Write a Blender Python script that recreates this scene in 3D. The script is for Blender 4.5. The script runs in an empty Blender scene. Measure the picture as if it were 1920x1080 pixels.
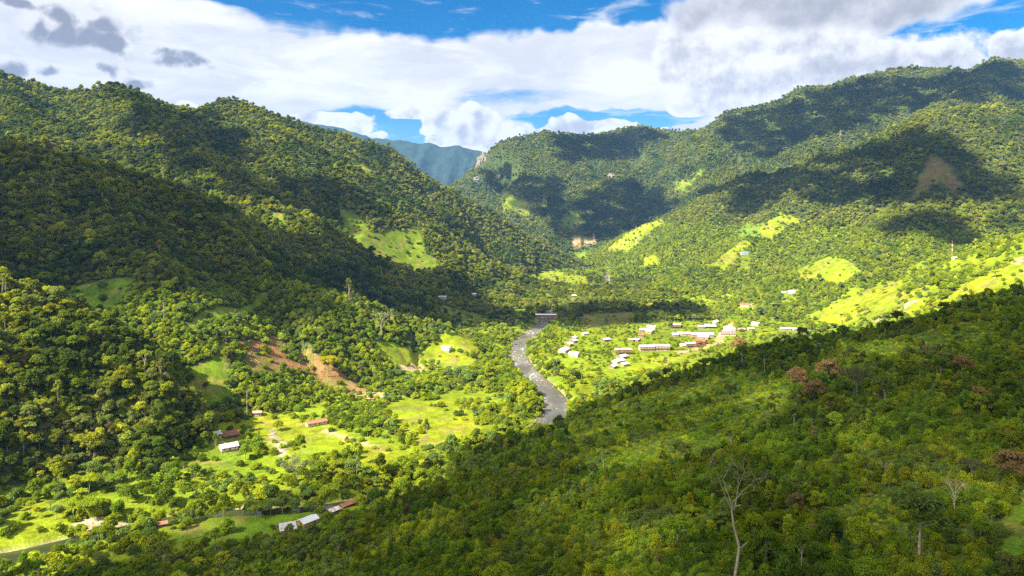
import bpy, bmesh, math, random
import numpy as np
from mathutils import Vector, Matrix
random.seed(7)
RNG = np.random.default_rng(11)
scene = bpy.context.scene
COL = scene.collection

# ------------------------------------------------------------------ camera, sky, sun, exposure
CAM_Z, FOC, CX, HORIZON = 171.0, 1297.0, 960.0, 400.0     # photograph pixels (1920 wide)
cam = bpy.data.cameras.new('camera'); cam_o = bpy.data.objects.new('camera', cam); COL.objects.link(cam_o)
cam_o.location = (0, 0, CAM_Z); cam_o.rotation_euler = (math.radians(90), 0, 0)
cam.sensor_width = 36.0; cam.lens = FOC / 1920 * 36.0; cam.shift_y = (HORIZON - 540) / 1920
cam.clip_start = 1.0; cam.clip_end = 40000.0
scene.camera = cam_o

SUN = Vector((-0.60, -0.43, 0.66)).normalized()            # towards the sun
SUN_EL = math.asin(SUN.z); SUN_AZ = math.atan2(SUN.x, SUN.y)
sun = bpy.data.lights.new('sun', 'SUN'); sun.energy = 5.0; sun.angle = math.radians(0.53); sun.color = (1.0, 0.93, 0.79)
sun_o = bpy.data.objects.new('sun', sun); COL.objects.link(sun_o)
sun_o.rotation_euler = (-SUN).to_track_quat('-Z', 'Y').to_euler(); sun_o.location = (-400, -200, 900)

scene.view_settings.view_transform = 'Standard'; scene.view_settings.look = 'None'
scene.view_settings.exposure = 1.72; scene.view_settings.gamma = 1.0; scene.view_settings.use_curve_mapping = False
scene.render.engine = 'CYCLES'
cy = scene.cycles
cy.max_bounces = 4; cy.diffuse_bounces = 2; cy.glossy_bounces = 2; cy.transmission_bounces = 2
cy.transparent_max_bounces = 16; cy.volume_bounces = 0; cy.use_denoising = False; cy.use_adaptive_sampling = True; cy.adaptive_threshold = .008
cy.caustics_reflective = False; cy.caustics_refractive = False
class NT:
    """small wrapper for building node trees"""
    def __init__(s, tree): s.t = tree
    def n(s, kind, **kw):
        x = s.t.nodes.new(kind)
        for k, v in kw.items(): setattr(x, k, v)
        return x
    def put(s, sock, v):
        if isinstance(v, bpy.types.NodeSocket): s.t.links.new(v, sock)
        elif v is not None: sock.default_value = v
    def m(s, op, a, b=None, c=None, clamp=False):
        x = s.n('ShaderNodeMath', operation=op); x.use_clamp = clamp
        for i, v in enumerate((a, b, c)): s.put(x.inputs[i], v)
        return x.outputs[0]
    def vm(s, op, a, b=None, scale=None):
        x = s.n('ShaderNodeVectorMath', operation=op); s.put(x.inputs[0], a)
        if b is not None: s.put(x.inputs[1], b)
        if scale is not None: s.put(x.inputs['Scale'], scale)
        return x.outputs['Value' if op in ('LENGTH', 'DOT_PRODUCT') else 'Vector']
    def noise(s, vec, scale, detail=3, rough=.5, dist=0.0, color=False, lac=2.0):
        x = s.n('ShaderNodeTexNoise'); s.put(x.inputs['Vector'], vec); x.inputs['Scale'].default_value = scale; x.inputs['Lacunarity'].default_value = lac
        x.inputs['Detail'].default_value = detail; x.inputs['Roughness'].default_value = rough; x.inputs['Distortion'].default_value = dist
        return x.outputs['Color' if color else 'Fac']
    def ramp(s, v, lo, hi, a=0.0, b=1.0, smooth=True):
        x = s.n('ShaderNodeMapRange'); x.interpolation_type = 'SMOOTHSTEP' if smooth else 'LINEAR'
        for i, q in enumerate((v, lo, hi, a, b)): s.put(x.inputs[i], q)
        return x.outputs[0]
    def mix(s, f, a, b, mode='MIX'):
        x = s.n('ShaderNodeMix'); x.data_type = 'RGBA'; x.blend_type = mode
        s.put(x.inputs[0], f); s.put(x.inputs[6], a); s.put(x.inputs[7], b); return x.outputs[2]
def c4(c): return (c[0], c[1], c[2], 1)

# sky: clear blue, a torn white sheet high up, cumulus and grey scud below it (directions as azimuth and elevation)
world = bpy.data.worlds.new('World'); scene.world = world; world.use_nodes = True
w = NT(world.node_tree); bg = world.node_tree.nodes['Background']
sk = w.n('ShaderNodeTexSky'); sk.sky_type = 'NISHITA'; sk.sun_disc = False; sk.sun_elevation = SUN_EL; sk.sun_rotation = SUN_AZ; sk.altitude = 1200; sk.dust_density = .3; sk.ozone_density = 2.5
hs = w.n('ShaderNodeHueSaturation'); w.put(hs.inputs['Color'], sk.outputs[0]); hs.inputs['Saturation'].default_value = 1.6; hs.inputs['Value'].default_value = .085
D = w.n('ShaderNodeTexCoord').outputs['Generated']
sp = w.n('ShaderNodeSeparateXYZ'); w.put(sp.inputs[0], D)
az = w.m('ARCTAN2', sp.outputs[0], sp.outputs[1]); el = w.m('ARCSINE', sp.outputs[2])
def dirs(px, py):
    a = math.atan((px-CX)/FOC); return a, math.atan((HORIZON-py)/FOC*math.cos(a))
cb = w.n('ShaderNodeCombineXYZ'); w.put(cb.inputs[0], az); w.put(cb.inputs[1], el); UV = cb.outputs[0]
def blob(uv, px, py, rx, ry):
    a, e = dirs(px, py); d = w.vm('LENGTH', w.vm('MULTIPLY', w.vm('SUBTRACT', uv, (a, e, 0)), (FOC/rx, FOC/ry, 0))); return w.m('SUBTRACT', 1.0, d)
def union(uv, L):
    o = None
    for q in L:
        v = blob(uv, *q); o = v if o is None else w.m('MAXIMUM', o, v)
    return w.m('MAXIMUM', o, -3.0)
# the high sheet, stretched along the horizon
c1 = w.vm('SUBTRACT', w.noise(D, 8, 2, .55, color=True), (.5,.5,.5)); c2 = w.vm('SUBTRACT', w.noise(D, 24, 2, .55, color=True), (.5,.5,.5))
def warp(a, b_): return w.vm('ADD', UV, w.vm('ADD', w.vm('SCALE', c1, scale=a), w.vm('SCALE', c2, scale=b_)))
flat = w.vm('MULTIPLY', D, (1, 1, 3.2)); streak = w.noise(flat, 5.5, 5, .6, .4); broadn = w.noise(flat, 1.5, 1, .5)
gaps = union(warp(.05, .03), [(790,-14,480,84),(1010,18,170,50),(1215,20,100,36),(715,242,200,44),(1240,232,70,14),(1800,74,150,50),(1905,36,70,44),(1130,228,190,22),(545,-4,220,34)])
sheet = w.m('ADD', w.m('MULTIPLY', w.m('SUBTRACT', streak, .5), 1.5), w.ramp(broadn, .30, .52, -.25, .55))
sheet = w.m('SUBTRACT', sheet, w.ramp(gaps, -.35, .45, -.22, 1.05))
soft_gap = union(warp(.02, .012), [(945,184,200,22),(1150,226,150,16)]); sheet = w.m('SUBTRACT', sheet, w.ramp(soft_gap, -.5, .8, 0, .62))
sheet_c = w.mix(w.ramp(streak, .36, .66), c4((.47,.485,.52)), c4((.65,.65,.645)))
col = w.mix(w.ramp(sheet, -.28, .34), hs.outputs[0], sheet_c)
wis = w.ramp(w.noise(w.vm('MULTIPLY', D, (1,1,5.5)), 9, 4, .62, .6), .53, .74, 0, .55); col = w.mix(wis, col, c4((.58,.59,.61)))
# cumulus: puffed edges, brighter towards the sun, greyer where thick
TO = (SUN.x*.012, SUN.y*.012, SUN.z*.016)
def bill(v, scale, det, k):
    n = w.noise(v, scale, det, .6)
    if not k: return n
    x = w.n('ShaderNodeTexVoronoi'); x.feature = 'F1'; x.inputs['Scale'].default_value = scale*1.2; w.put(x.inputs['Vector'], w.vm('ADD', v, w.vm('SCALE', c2, scale=.02)))
    return w.m('ADD', w.m('MULTIPLY', n, 1-.4*k), w.m('MULTIPLY', w.m('SUBTRACT', .95, x.outputs['Distance']), .42*k))
def field_pair(scale, det, k=0):
    a = bill(D, scale, det, k); b_ = bill(w.vm('ADD', D, TO), scale, det-1, k); big = w.noise(D, scale*.27, 2, .5); return a, b_, big
fine_f = field_pair(30, 5, 1); wide_f = field_pair(17, 5)
def puffs(L, uv, f, edge, white, grey, col, soft, lit, thick=.45, bias=.55):
    n0, n1, big = f; den = w.m('ADD', union(uv, L), w.m('MULTIPLY', w.m('SUBTRACT', n0, .5), edge)); mask = w.ramp(den, 0, soft)
    a0 = w.m('MULTIPLY', w.m('SUBTRACT', n0, n1), lit); a1 = w.m('MULTIPLY', w.m('SUBTRACT', big, .5), 1.3)
    sh = w.m('ADD', w.m('ADD', a0, a1), w.ramp(den, .05, 1.0, bias+thick*.4, bias-thick))
    return w.mix(mask, col, w.mix(w.ramp(sh, -.25, 1.15), c4(grey), c4(white)))
UA, UB = warp(.03, .028), warp(.05, .03)
W_, G_ = (.64,.637,.63), (.36,.375,.42)
col = puffs([(885,238,82,46),(925,262,70,30),(840,228,60,30),(775,214,48,16),(855,268,60,18),(640,232,70,24),(590,222,50,16),(700,254,40,12),(1080,241,84,20),(1030,244,50,12),(1140,240,60,14),(1300,198,54,24),(1345,206,40,16),(1236,238,26,8),(366,196,36,12)], UA, fine_f, 1.0, W_, G_, col, .12, 4, .35, .85)
col = puffs([(1560,142,240,72),(1690,126,120,52),(1785,136,70,30),(1400,160,170,60),(1908,100,46,34),(1470,84,150,40),(1320,120,110,70)], UB, wide_f, 1.3, W_, (.35,.36,.40), col, .26, 4.2, .6, .72)
col = puffs([(1540,0,290,56),(1700,-2,140,44),(1400,10,150,50),(1330,30,90,36)], UB, wide_f, 1.0, (.52,.52,.54), (.29,.30,.335), col, .55, 2.5, .5, .5)
col = puffs([(150,58,110,44),(205,82,60,30),(110,46,60,24),(14,118,56,26),(94,127,36,14),(205,132,46,18),(245,146,42,14),(330,112,64,18),(375,118,36,12),(290,96,26,10),(26,4,90,12)], UA, fine_f, 1.15, (.56,.56,.58), (.21,.22,.26), col, .45, 5.5, .7, .52)
w.put(bg.inputs[0], col); bg.inputs[1].default_value = .53; world.cycles.sampling_method = 'NONE'
# ------------------------------------------------------------------ helpers for numbers and points
def at(px, py, d):
    """the point at depth d seen at photograph pixel (px, py)"""
    return np.array([(px - CX) / FOC * d, d, CAM_Z + (HORIZON - py) / FOC * d])

def _hash(ix, iy, seed):
    h = (ix.astype(np.int64) * 374761393 + iy.astype(np.int64) * 668265263 + seed * 1442695041) & 0xffffffff
    h = ((h ^ (h >> 13)) * 1274126177) & 0xffffffff
    return ((h ^ (h >> 16)) & 0xffff) / 65535.0

def vnoise(x, y, seed=0):
    x = np.asarray(x, float); y = np.asarray(y, float)
    ix, iy = np.floor(x), np.floor(y); fx, fy = x - ix, y - iy
    fx = fx*fx*fx*(fx*(fx*6-15)+10); fy = fy*fy*fy*(fy*(fy*6-15)+10)
    a, b = _hash(ix, iy, seed), _hash(ix+1, iy, seed); c, d = _hash(ix, iy+1, seed), _hash(ix+1, iy+1, seed)
    return (a*(1-fx)+b*fx)*(1-fy) + (c*(1-fx)+d*fx)*fy

def fbm(x, y, seed=0, octaves=4):
    s = 0; a = .5; t = 0
    for o in range(octaves):
        s = s + a*vnoise(x*2**o + 17.3*o, y*2**o - 9.1*o, seed+o); t += a; a *= .5
    return s / t

# ------------------------------------------------------------------ terrain: ridges, the near slope and the valley floor
# name, crest as (photo x, photo y, depth), slope on the camera's side, slope behind, crest rounding, gully depth, gully width
RIDGES = [
 ('A', [(-420,120,1400),(-150,125,1480),(0,146,1550),(100,168,1600),(160,177,1620),(215,170,1620),(255,176,1630),(300,196,1660),(390,212,1700),(425,193,1700),(465,197,1710),(500,216,1740),
        (560,233,1780),(620,250,1800),(700,270,1850),(740,286,1870),(770,312,1885),(800,334,1900),(850,364,1930),(900,390,1950),(950,419,1970),(1000,449,1980),(1050,475,1970),(1100,500,1950)], .52, .6, 25, 66, 210),
 ('A', [(215,168,1620),(262,200,1500),(320,246,1390),(390,300,1290),(460,352,1210),(520,395,1170)], .55, .55, 25, 16, 130),
 ('A', [(435,192,1700),(540,256,1590),(640,305,1510),(730,362,1470),(800,415,1460),(870,462,1480),(930,500,1520)], .55, .55, 25, 16, 130),
 ('A', [(0,146,1550),(30,200,1400),(90,262,1260)], .55, .55, 25, 16, 130),
 ('B', [(-500,240,800),(-250,255,830),(-100,265,850),(0,275,860),(60,281,870),(150,306,900),(280,341,950),(350,366,980),(420,396,1020),(500,436,1080),(560,466,1130),(620,486,1180),(700,506,1250),(760,526,1320),(830,549,1400)], .62, .55, 20, 20, 110),
 ('B', [(150,306,900),(190,370,830),(240,440,760),(300,510,700)], .62, .62, 20, 8, 80),
 ('B', [(350,366,980),(410,430,900),(470,490,850)], .62, .62, 20, 8, 80),
 ('C', [(330,606,690),(400,584,715),(450,562,735),(500,538,765),(560,537,780),(620,551,800),(700,575,830),(760,599,850),(830,615,850)], .62, .6, 14, 8, 70),
 ('D', [(-400,500,540),(-150,516,525),(0,543,520),(60,556,520),(130,586,524),(200,616,526),(260,661,524),(310,702,522),(350,752,528),(380,798,540),(400,832,545)], .78, .7, 14, 10, 70),
 ('F', [(2300,380,760),(2100,405,830),(1920,444,900),(1800,482,950),(1700,522,1010),(1640,538,1050),(1560,570,1080),(1490,604,1100)], .42, .45, 30, 6, 90),
 ('G', [(2500,190,1400),(2200,190,1560),(1920,201,1700),(1810,204,1740),(1760,214,1750),(1740,229,1760),(1660,264,1800),(1610,284,1850),(1550,289,1900),(1490,324,1950),(1410,331,2000),(1360,354,2050),(1280,399,2100),(1210,419,2200),(1145,459,2350),(1090,485,2450)], .55, .55, 25, 62, 190),
 ('G', [(1760,214,1750),(1770,290,1560),(1750,360,1420),(1680,420,1330),(1600,470,1290)], .52, .55, 30, 14, 120),
 ('G', [(1550,289,1900),(1520,350,1740),(1450,410,1640),(1400,450,1560),(1340,490,1500)], .5, .5, 25, 10, 120),
 ('G', [(1920,201,1700),(2000,300,1450),(2060,380,1250)], .5, .5, 25, 10, 120),
 ('F', [(2050,400,1120),(1900,446,1180),(1700,486,1270),(1560,505,1330),(1420,533,1410),(1320,556,1440)], .34, .34, 30, 8, 90),
 ('G', [(1410,331,2000),(1330,400,1850),(1250,462,1760),(1170,505,1740)], .42, .45, 25, 8, 110),
 ('H', [(2500,60,2500),(2150,100,2650),(1920,113,2700),(1862,114,2750),(1822,134,2800),(1760,129,2900),(1685,129,3000),(1600,150,3000),(1550,164,3000),(1495,167,3000),(1460,192,3000),(1360,212,3050),(1342,230,3070),(1332,245,3090)], .62, .6, 40, 90, 330),
 ('H', [(1600,150,3000),(1610,200,2750),(1560,240,2560),(1480,290,2420)], .6, .6, 35, 30, 200),
 ('H', [(1862,114,2750),(1830,160,2500),(1760,200,2300)], .6, .6, 35, 30, 200),
 ('I', [(1500,246,3250),(1332,245,3280),(1270,249,3300),(1200,238,3300),(1166,242,3300),(1125,254,3250),(1062,253,3200),(1024,247,3200),(1002,253,3200),(952,262,3200),(933,270,3190),(917,286,3170),(905,304,3150),(901,322,3110),(880,334,3080),(851,346,3060),(830,358,3060),(790,380,3060)], .70, .7, 30, 70, 300),
 ('I', [(1265,251,3290),(1212,310,2950),(1130,345,2820),(1060,385,2680),(1005,432,2520)], .62, .6, 30, 30, 200),
 ('I', [(1062,253,3200),(1010,310,2950),(960,360,2800)], .62, .62, 30, 26, 200),
 ('J', [(150,190,7400),(400,205,7300),(590,231,7200),(640,240,7200),(700,259,7100),(735,262,7000),(763,264,7000),(788,270,7000),(804,268,7000),(826,274,7000),(851,273,7000),(876,278,7000),(914,287,7000),(1000,300,7100),(1300,290,7400)], .42, .4, 60, 130, 330),
]
# the near slope under the camera: (x, y, height)
E_PTS = [at(*p) for p in [(1900,1080,140),(1600,1080,152),(1380,1080,166),(1000,1080,202),(700,1080,250),(420,1080,303),(200,1075,322),
   (1900,850,195),(1500,850,243),(1200,850,303),(900,900,362),(720,962,386),(980,835,470),(560,1010,360),
   (1900,655,330),(1700,685,350),(1500,725,365),(1300,765,402),(1150,800,450),(1065,815,505),
   (1900,556,470),(1750,600,478),(1600,640,488),(1450,655,508),(1300,703,520),(1200,740,530),(1120,765,548)]]
E_PTS += [np.array(p, float) for p in [(100,640,-14),(170,650,-8),(300,650,14),(420,650,44),(560,600,90),(20,560,-12),(-80,450,-14),(-170,392,-12),(-260,345,-14),(-150,372,-7),(-112,384,-7),(-190,352,-9),(-330,280,-4),
   (420,330,128),(420,150,140),(420,0,158),(420,-300,200),(250,0,138),(120,0,124),(0,0,112),(-150,0,84),(-300,0,38),(-420,100,-2),(-450,-50,6),(0,-300,150),(-300,-300,80),(600,300,150),(700,500,120),(620,700,70)]]
E_PTS = np.array(E_PTS)
def _rbf_fit(P):
    D = np.hypot(P[:,None,0]-P[None,:,0], P[:,None,1]-P[None,:,1]); n = len(P)
    A = np.zeros((n+3, n+3)); A[:n,:n] = -np.sqrt(D*D + 30**2); A[:n,:n] += np.eye(n)*2; A[:n,n] = 1; A[:n,n+1:] = P[:,:2]; A[n,:n] = 1; A[n+1:,:n] = P[:,:2].T
    return np.linalg.solve(A, np.r_[P[:,2],0,0,0])
E_W = _rbf_fit(E_PTS)
def e_height(X, Y):
    out = E_W[len(E_PTS)] + E_W[-2]*X + E_W[-1]*Y
    for p, w in zip(E_PTS, E_W): out = out - w*np.sqrt((X-p[0])**2 + (Y-p[1])**2 + 900)
    return out

RIVER = [(276,1960),(262,1880),(245,1800),(222,1640),(180,1500),(120,1360),(70,1230),(55,1130),(42,1060),(22,985),(8,900),(10,820),(22,745),(36,680),(40,625),(26,570),(0,530),(-30,493),(-56,456),(-86,424),(-126,408),(-160,405),(-192,397),(-216,383),(-238,365),(-264,347),(-330,327),(-440,315),(-620,300),(-900,260)]
RIVER_HALF = 9.5
def river_half(Y): return np.interp(np.asarray(Y, float), [330,350,385,420,540,600,1150,1200], [8,7,3,2.6,4,RIVER_HALF,RIVER_HALF-1,4.5])
def poly_dist(X, Y, P, closed=False):
    best = np.full(X.shape, 1e18); arc = np.zeros(X.shape); side = np.zeros(X.shape); s0 = 0
    for (x0,y0),(x1,y1) in zip(P[:-1], P[1:]):
        dx, dy = x1-x0, y1-y0; L2 = dx*dx+dy*dy; L = math.sqrt(L2)
        t = np.clip(((X-x0)*dx+(Y-y0)*dy)/L2, 0, 1); d2 = (X-x0-t*dx)**2 + (Y-y0-t*dy)**2
        m = d2 < best; best = np.where(m, d2, best); arc = np.where(m, s0+t*L, arc); side = np.where(m, dx*(Y-y0)-dy*(X-x0), side); s0 += L
    return np.sqrt(best), arc, side
def smooth_path(P, n=6):
    P = np.array(P, float); out = []
    for i in range(len(P)-1):
        p0, p1, p2, p3 = P[max(i-1,0)], P[i], P[i+1], P[min(i+2,len(P)-1)]
        for k in range(n):
            t = k/n; out.append(.5*((2*p1)+(p2-p0)*t+(2*p0-5*p1+4*p2-p3)*t*t+(3*p1-p0-3*p2+p3)*t**3))
    out.append(P[-1]); return [tuple(p) for p in out]
RIVER_S = smooth_path(RIVER, 4)

REGION_IDS = {'V':0,'E':1,'A':2,'B':3,'C':4,'D':5,'F':6,'G':7,'H':8,'I':9,'J':10}
def terrain(X, Y):
    """height and the landform (id) that carries each point"""
    floor = 0.006*np.maximum(X-60,0) + 5*(fbm(X/160, Y/160, 3, 3)-.5) + np.clip((Y-1300)/1300, 0, 1)*22 + 0.012*np.maximum(-X-250,0)
    H = floor.copy(); R = np.zeros(X.shape, np.int8); k = 9.0
    def blend(H, h):
        m = np.clip(.5 + .5*(h-H)/(2*k), 0, 1); return H*(1-m) + h*m + 2*k*m*(1-m)
    e = e_height(X, Y); far = np.clip((np.hypot(X-100, Y-250)-620)/200, 0, 1); e = e*(1-far) - 60*far
    e = e + 5*(fbm(X/38, Y/38, 21, 3)-.5)
    R[e > H] = 1; k = 4.0; H = blend(H, e)
    for j, (nm, crest, sf, sb, w, ga, gw) in enumerate(RIDGES):
        C = np.array([at(*p) for p in crest]); best = np.full(X.shape, 1e18); hz = np.zeros(X.shape); arc = np.zeros(X.shape); sd = np.zeros(X.shape); s0 = 0
        for a, b in zip(C[:-1], C[1:]):
            dx, dy = b[0]-a[0], b[1]-a[1]; L2 = dx*dx+dy*dy; L = math.sqrt(L2)
            t = np.clip(((X-a[0])*dx+(Y-a[1])*dy)/L2, 0, 1); d2 = (X-a[0]-t*dx)**2+(Y-a[1]-t*dy)**2
            m = d2 < best; best = np.where(m, d2, best); hz = np.where(m, a[2]+(b[2]-a[2])*t, hz); arc = np.where(m, s0+t*L, arc)
            sd = np.where(m, (dx*(Y-a[1])-dy*(X-a[0]))/L, sd); s0 += L
        d = np.sqrt(best); back = np.clip(.5 + sd/(d+1e-6)*.5, 0, 1); sl = sf*(1-back)+sb*back
        drop = sl*(np.sqrt(d*d+w*w)-w)
        warp = 60*(fbm(X/240, Y/240, 40+j, 3)-.5)
        g = 1-np.abs(2*vnoise((arc+warp)/gw, d/(gw*5)+j*7.7, 60+j)-1); g2 = 1-np.abs(2*vnoise((arc+warp)/(gw*.37), d/(gw*2.2), 90+j)-1)
        ramp = np.clip(d/(gw*1.2), 0, 1)*np.clip((hz-drop)/(ga*2.5)+.2, 0, 1)
        h = hz - drop - ga*ramp*(.75*(1-g)+.3*(1-g2)) + (ga*.25)*(fbm(X/70, Y/70, 30+j, 3)-.5)*np.clip(d/40,0,1)
        k = 12.0 if nm in 'AGHIJ' else 6.0
        R = np.where(h > H, REGION_IDS[nm], R).astype(np.int8); H = blend(H, h)
    # the river's bed is cut into the floor
    rd, _, _ = poly_dist(X, Y, RIVER_S)
    RH = river_half(Y); cut = np.clip((rd-RH)/16, 0, 1); cut = cut*cut*(3-2*cut)
    bed = river_level(Y) - 2.0
    H = np.where(rd < 60, np.minimum(H, bed + (np.maximum(H-bed, 0))*cut + 1.4*np.clip((rd-RH+2)/3, 0, 1)), H)
    return H, R, rd
def river_level(Y):
    return -4.5 + np.clip((np.asarray(Y, float)-1100)/1500, 0, 1)*20

def graded(lo, hi, flo, fhi, step, grow):
    mid = np.arange(flo, fhi+step*.5, step); out = list(mid); s = step; v = mid[-1]
    while v < hi: s = min(s*grow, 40); v += s; out.append(v)
    s = step; v = mid[0]; pre = []
    while v > lo: s = min(s*grow, 40); v -= s; pre.append(v)
    return np.array(pre[::-1]+out)
GX = graded(-4200, 4200, -420, 560, 3.0, 1.035); GY = graded(-500, 8600, 60, 1200, 3.0, 1.03)
MX, MY = np.meshgrid(GX, GY); GH, GR, GRD = terrain(MX, MY)
print('terrain', GH.shape)
def _cell(x, y):
    i = np.clip(np.searchsorted(GX, x)-1, 0, len(GX)-2); j = np.clip(np.searchsorted(GY, y)-1, 0, len(GY)-2)
    return i, j, np.clip((x-GX[i])/(GX[i+1]-GX[i]), 0, 1), np.clip((y-GY[j])/(GY[j+1]-GY[j]), 0, 1)
def bil(G, x, y):
    x = np.asarray(x, float); y = np.asarray(y, float); i, j, u, v = _cell(x, y)
    return (G[j,i]*(1-u)+G[j,i+1]*u)*(1-v)+(G[j+1,i]*(1-u)+G[j+1,i+1]*u)*v
def hgt(x, y): return bil(GH, x, y)
def region(x, y):
    i, j, u, v = _cell(np.asarray(x, float), np.asarray(y, float)); return GR[np.where(v > .5, j+1, j), np.where(u > .5, i+1, i)]
RAY_D = np.concatenate([np.arange(60, 1400, 1.5), np.arange(1400, 8000, 6)])
def hit(px, py):
    """where the line of sight of a photograph pixel meets the ground: (x, y, z) or None above the skyline"""
    x = (px-CX)/FOC*RAY_D; z = CAM_Z+(HORIZON-py)/FOC*RAY_D; g = hgt(x, RAY_D); m = np.nonzero(g >= z)[0]
    if not len(m): return None
    i = m[0]; return (x[i], RAY_D[i], g[i])
def inside(x, y, poly):
    c = np.zeros(np.shape(x), bool); n = len(poly)
    for i in range(n):
        x0, y0 = poly[i][:2]; x1, y1 = poly[(i+1) % n][:2]
        if y0 == y1: continue
        c ^= ((y0 > y) != (y1 > y)) & (x < (x1-x0)*(y-y0)/(y1-y0)+x0)
    return c
# ------------------------------------------------------------------ mesh and material helpers
def mesh_np(name, V, F, smooth=False):
    me = bpy.data.meshes.new(name); V = np.asarray(V, np.float32); F = np.asarray(F, np.int32); n = F.shape[1]
    me.vertices.add(len(V)); me.vertices.foreach_set('co', V.ravel())
    me.loops.add(F.size); me.loops.foreach_set('vertex_index', F.ravel())
    me.polygons.add(len(F)); me.polygons.foreach_set('loop_start', np.arange(len(F), dtype=np.int32)*n)
    if smooth: me.polygons.foreach_set('use_smooth', np.ones(len(F), bool))
    me.update(calc_edges=True); return me
def point_color(me, name, rgb):
    a = me.color_attributes.new(name, 'FLOAT_COLOR', 'POINT'); rgb = np.asarray(rgb, np.float32)
    a.data.foreach_set('color', np.c_[rgb, np.ones(len(rgb), np.float32)].ravel())
def link(name, me, mat=None, parent=None, **props):
    o = bpy.data.objects.new(name, me); COL.objects.link(o)
    if mat is not None and me is not None: me.materials.append(mat)
    if parent is not None: o.parent = parent
    for k, v in props.items(): o[k] = v
    return o
def new_mat(name):
    m = bpy.data.materials.new(name); m.use_nodes = True; b = m.node_tree.nodes['Principled BSDF']
    b.inputs['Specular IOR Level'].default_value = .2; b.inputs['Roughness'].default_value = .8
    return m, NT(m.node_tree), b

# ------------------------------------------------------------------ land cover, traced as fields on the ground
def field(pts):
    out = []
    for p in pts:
        h = hit(*p)
        if h is not None: out.append(h[:2])
    return out
PASTURES = [  # outline in photograph pixels, cast onto the ground once; colour of the grass
 ([(628,396),(665,390),(705,432),(782,428),(800,470),(832,492),(800,522),(730,500),(645,452)], 'grass'),
 ([(478,402),(532,398),(534,424),(492,418)], 'grass'),
 ([(640,302),(660,306),(708,332),(702,342),(668,326)], 'bright'),
 ([(985,508),(1040,503),(1098,520),(1110,542),(1050,534),(992,522)], 'bright'),
 ([(1312,506),(1390,454),(1408,464),(1352,512)], 'bright'),
 ([(1502,596),(1560,566),(1670,526),(1692,545),(1742,578),(1690,592),(1640,600),(1560,606)], 'bright'),
 ([(1482,504),(1562,480),(1626,515),(1570,536),(1502,528)], 'bright'),
 ([(1080,590),(1192,586),(1176,612),(1096,614)], 'olive'),
 ([(1178,578),(1258,560),(1262,570),(1190,584)], 'bright'),
 ([(1176,694),(1196,682),(1200,662),(1268,664),(1300,652),(1312,662),(1262,684),(1212,700)], 'bright'),
 ([(1212,628),(1246,622),(1340,618),(1348,626),(1300,634),(1232,634)], 'grass'),
 ([(462,800),(490,772),(560,772),(640,806),(724,832),(730,852),(640,846),(600,866),(545,858),(500,846)], 'bright'),
 ([(340,880),(396,820),(448,822),(460,856),(440,886),(380,890)], 'grass'),
 ([(310,1000),(390,972),(480,962),(560,966),(590,980),(520,1016),(380,1024),(330,1014)], 'grass'),
 ([(1838,990),(1880,962),(1935,940),(1935,1080),(1886,1072)], 'lush'),
 ([(800,592),(830,572),(896,586),(930,606),(850,606)], 'grass'),
 ([(1775,552),(1850,516),(1905,496),(1935,498),(1935,524),(1862,545),(1800,562)], 'bright'),
 ([(112,566),(150,530),(262,520),(210,585),(150,588)], 'grass'),
 ([(330,618),(420,572),(490,552),(505,560),(430,592),(350,628)], 'grass'),
 ([(1392,448),(1465,398),(1508,404),(1450,456)], 'bright'),
 ([(1268,345),(1318,318),(1312,332),(1276,362)], 'grass'),
 ([(1146,464),(1236,404),(1248,416),(1172,478)], 'bright'),
 ([(700,640),(820,636),(900,640),(890,700),(820,690),(730,680)], 'bright'),
 ([(720,760),(840,750),(900,790),(860,835),(760,830)], 'bright'),
 ([(1372,440),(1400,418),(1432,420),(1420,442),(1385,452)], 'lush'), ([(1190,486),(1230,478),(1240,496),(1200,502)], 'bright'),
 ([(960,580),(985,578),(996,590),(966,600)], 'grass'),
 ([(240,640),(420,640),(430,760),(380,770),(330,700)], 'grass'),
 ([(1060,395),(1090,400),(1070,430),(1045,425)], 'grass'), ([(950,370),(1000,385),(985,405),(940,390)], 'bright'),
]
DIRT = [
 ([(445,640),(500,628),(560,655),(622,690),(668,712),(706,735),(726,750),(690,750),(640,735),(560,695),(500,705),(456,692)], 'brown'),
 ([(668,732),(724,738),(722,754),(682,750)], 'tan'),
 ([(1708,384),(1728,330),(1750,286),(1776,308),(1802,352),(1792,374),(1764,348),(1742,354),(1724,382)], 'scar'),
 ([(1072,446),(1112,440),(1116,456),(1078,462)], 'tan'),
 ([(1352,626),(1376,604),(1384,606),(1366,630),(1346,648),(1338,646)], 'tan'),
 ([(128,998),(176,984),(236,974),(238,986),(190,1000),(132,1010)], 'sand'),
 ([(740,688),(790,682),(796,696),(748,698)], 'tan'),
 ([(1896,488),(1935,478),(1935,492),(1900,496)], 'tan'),
 ([(440,951),(500,944),(560,941),(562,947),(500,950),(442,958)], 'tan'), ([(600,806),(680,826),(722,838),(718,843),(676,832),(598,811)], 'tan'), ([(1262,662),(1300,650),(1340,644),(1342,648),(1304,655),(1266,666)], 'tan'), ([(1640,600),(1690,575),(1720,560),(1724,564),(1694,580),(1646,604)], 'tan'),
 ([(506,800),(520,810),(536,840),(528,862),(514,840)], 'rock'),
]
PASTURES = [(field(p), c) for p, c in PASTURES]; DIRT = [(field(p), c) for p, c in DIRT]
GRASS_RGB = {'grass': (.115,.18,.010), 'bright': (.205,.25,.009), 'olive': (.17,.155,.03), 'lush': (.10,.21,.012)}
DIRT_RGB = {'scar': (.16,.115,.045), 'brown': (.26,.145,.06), 'tan': (.40,.28,.15), 'sand': (.42,.33,.22), 'rock': (.34,.27,.19)}
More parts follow.
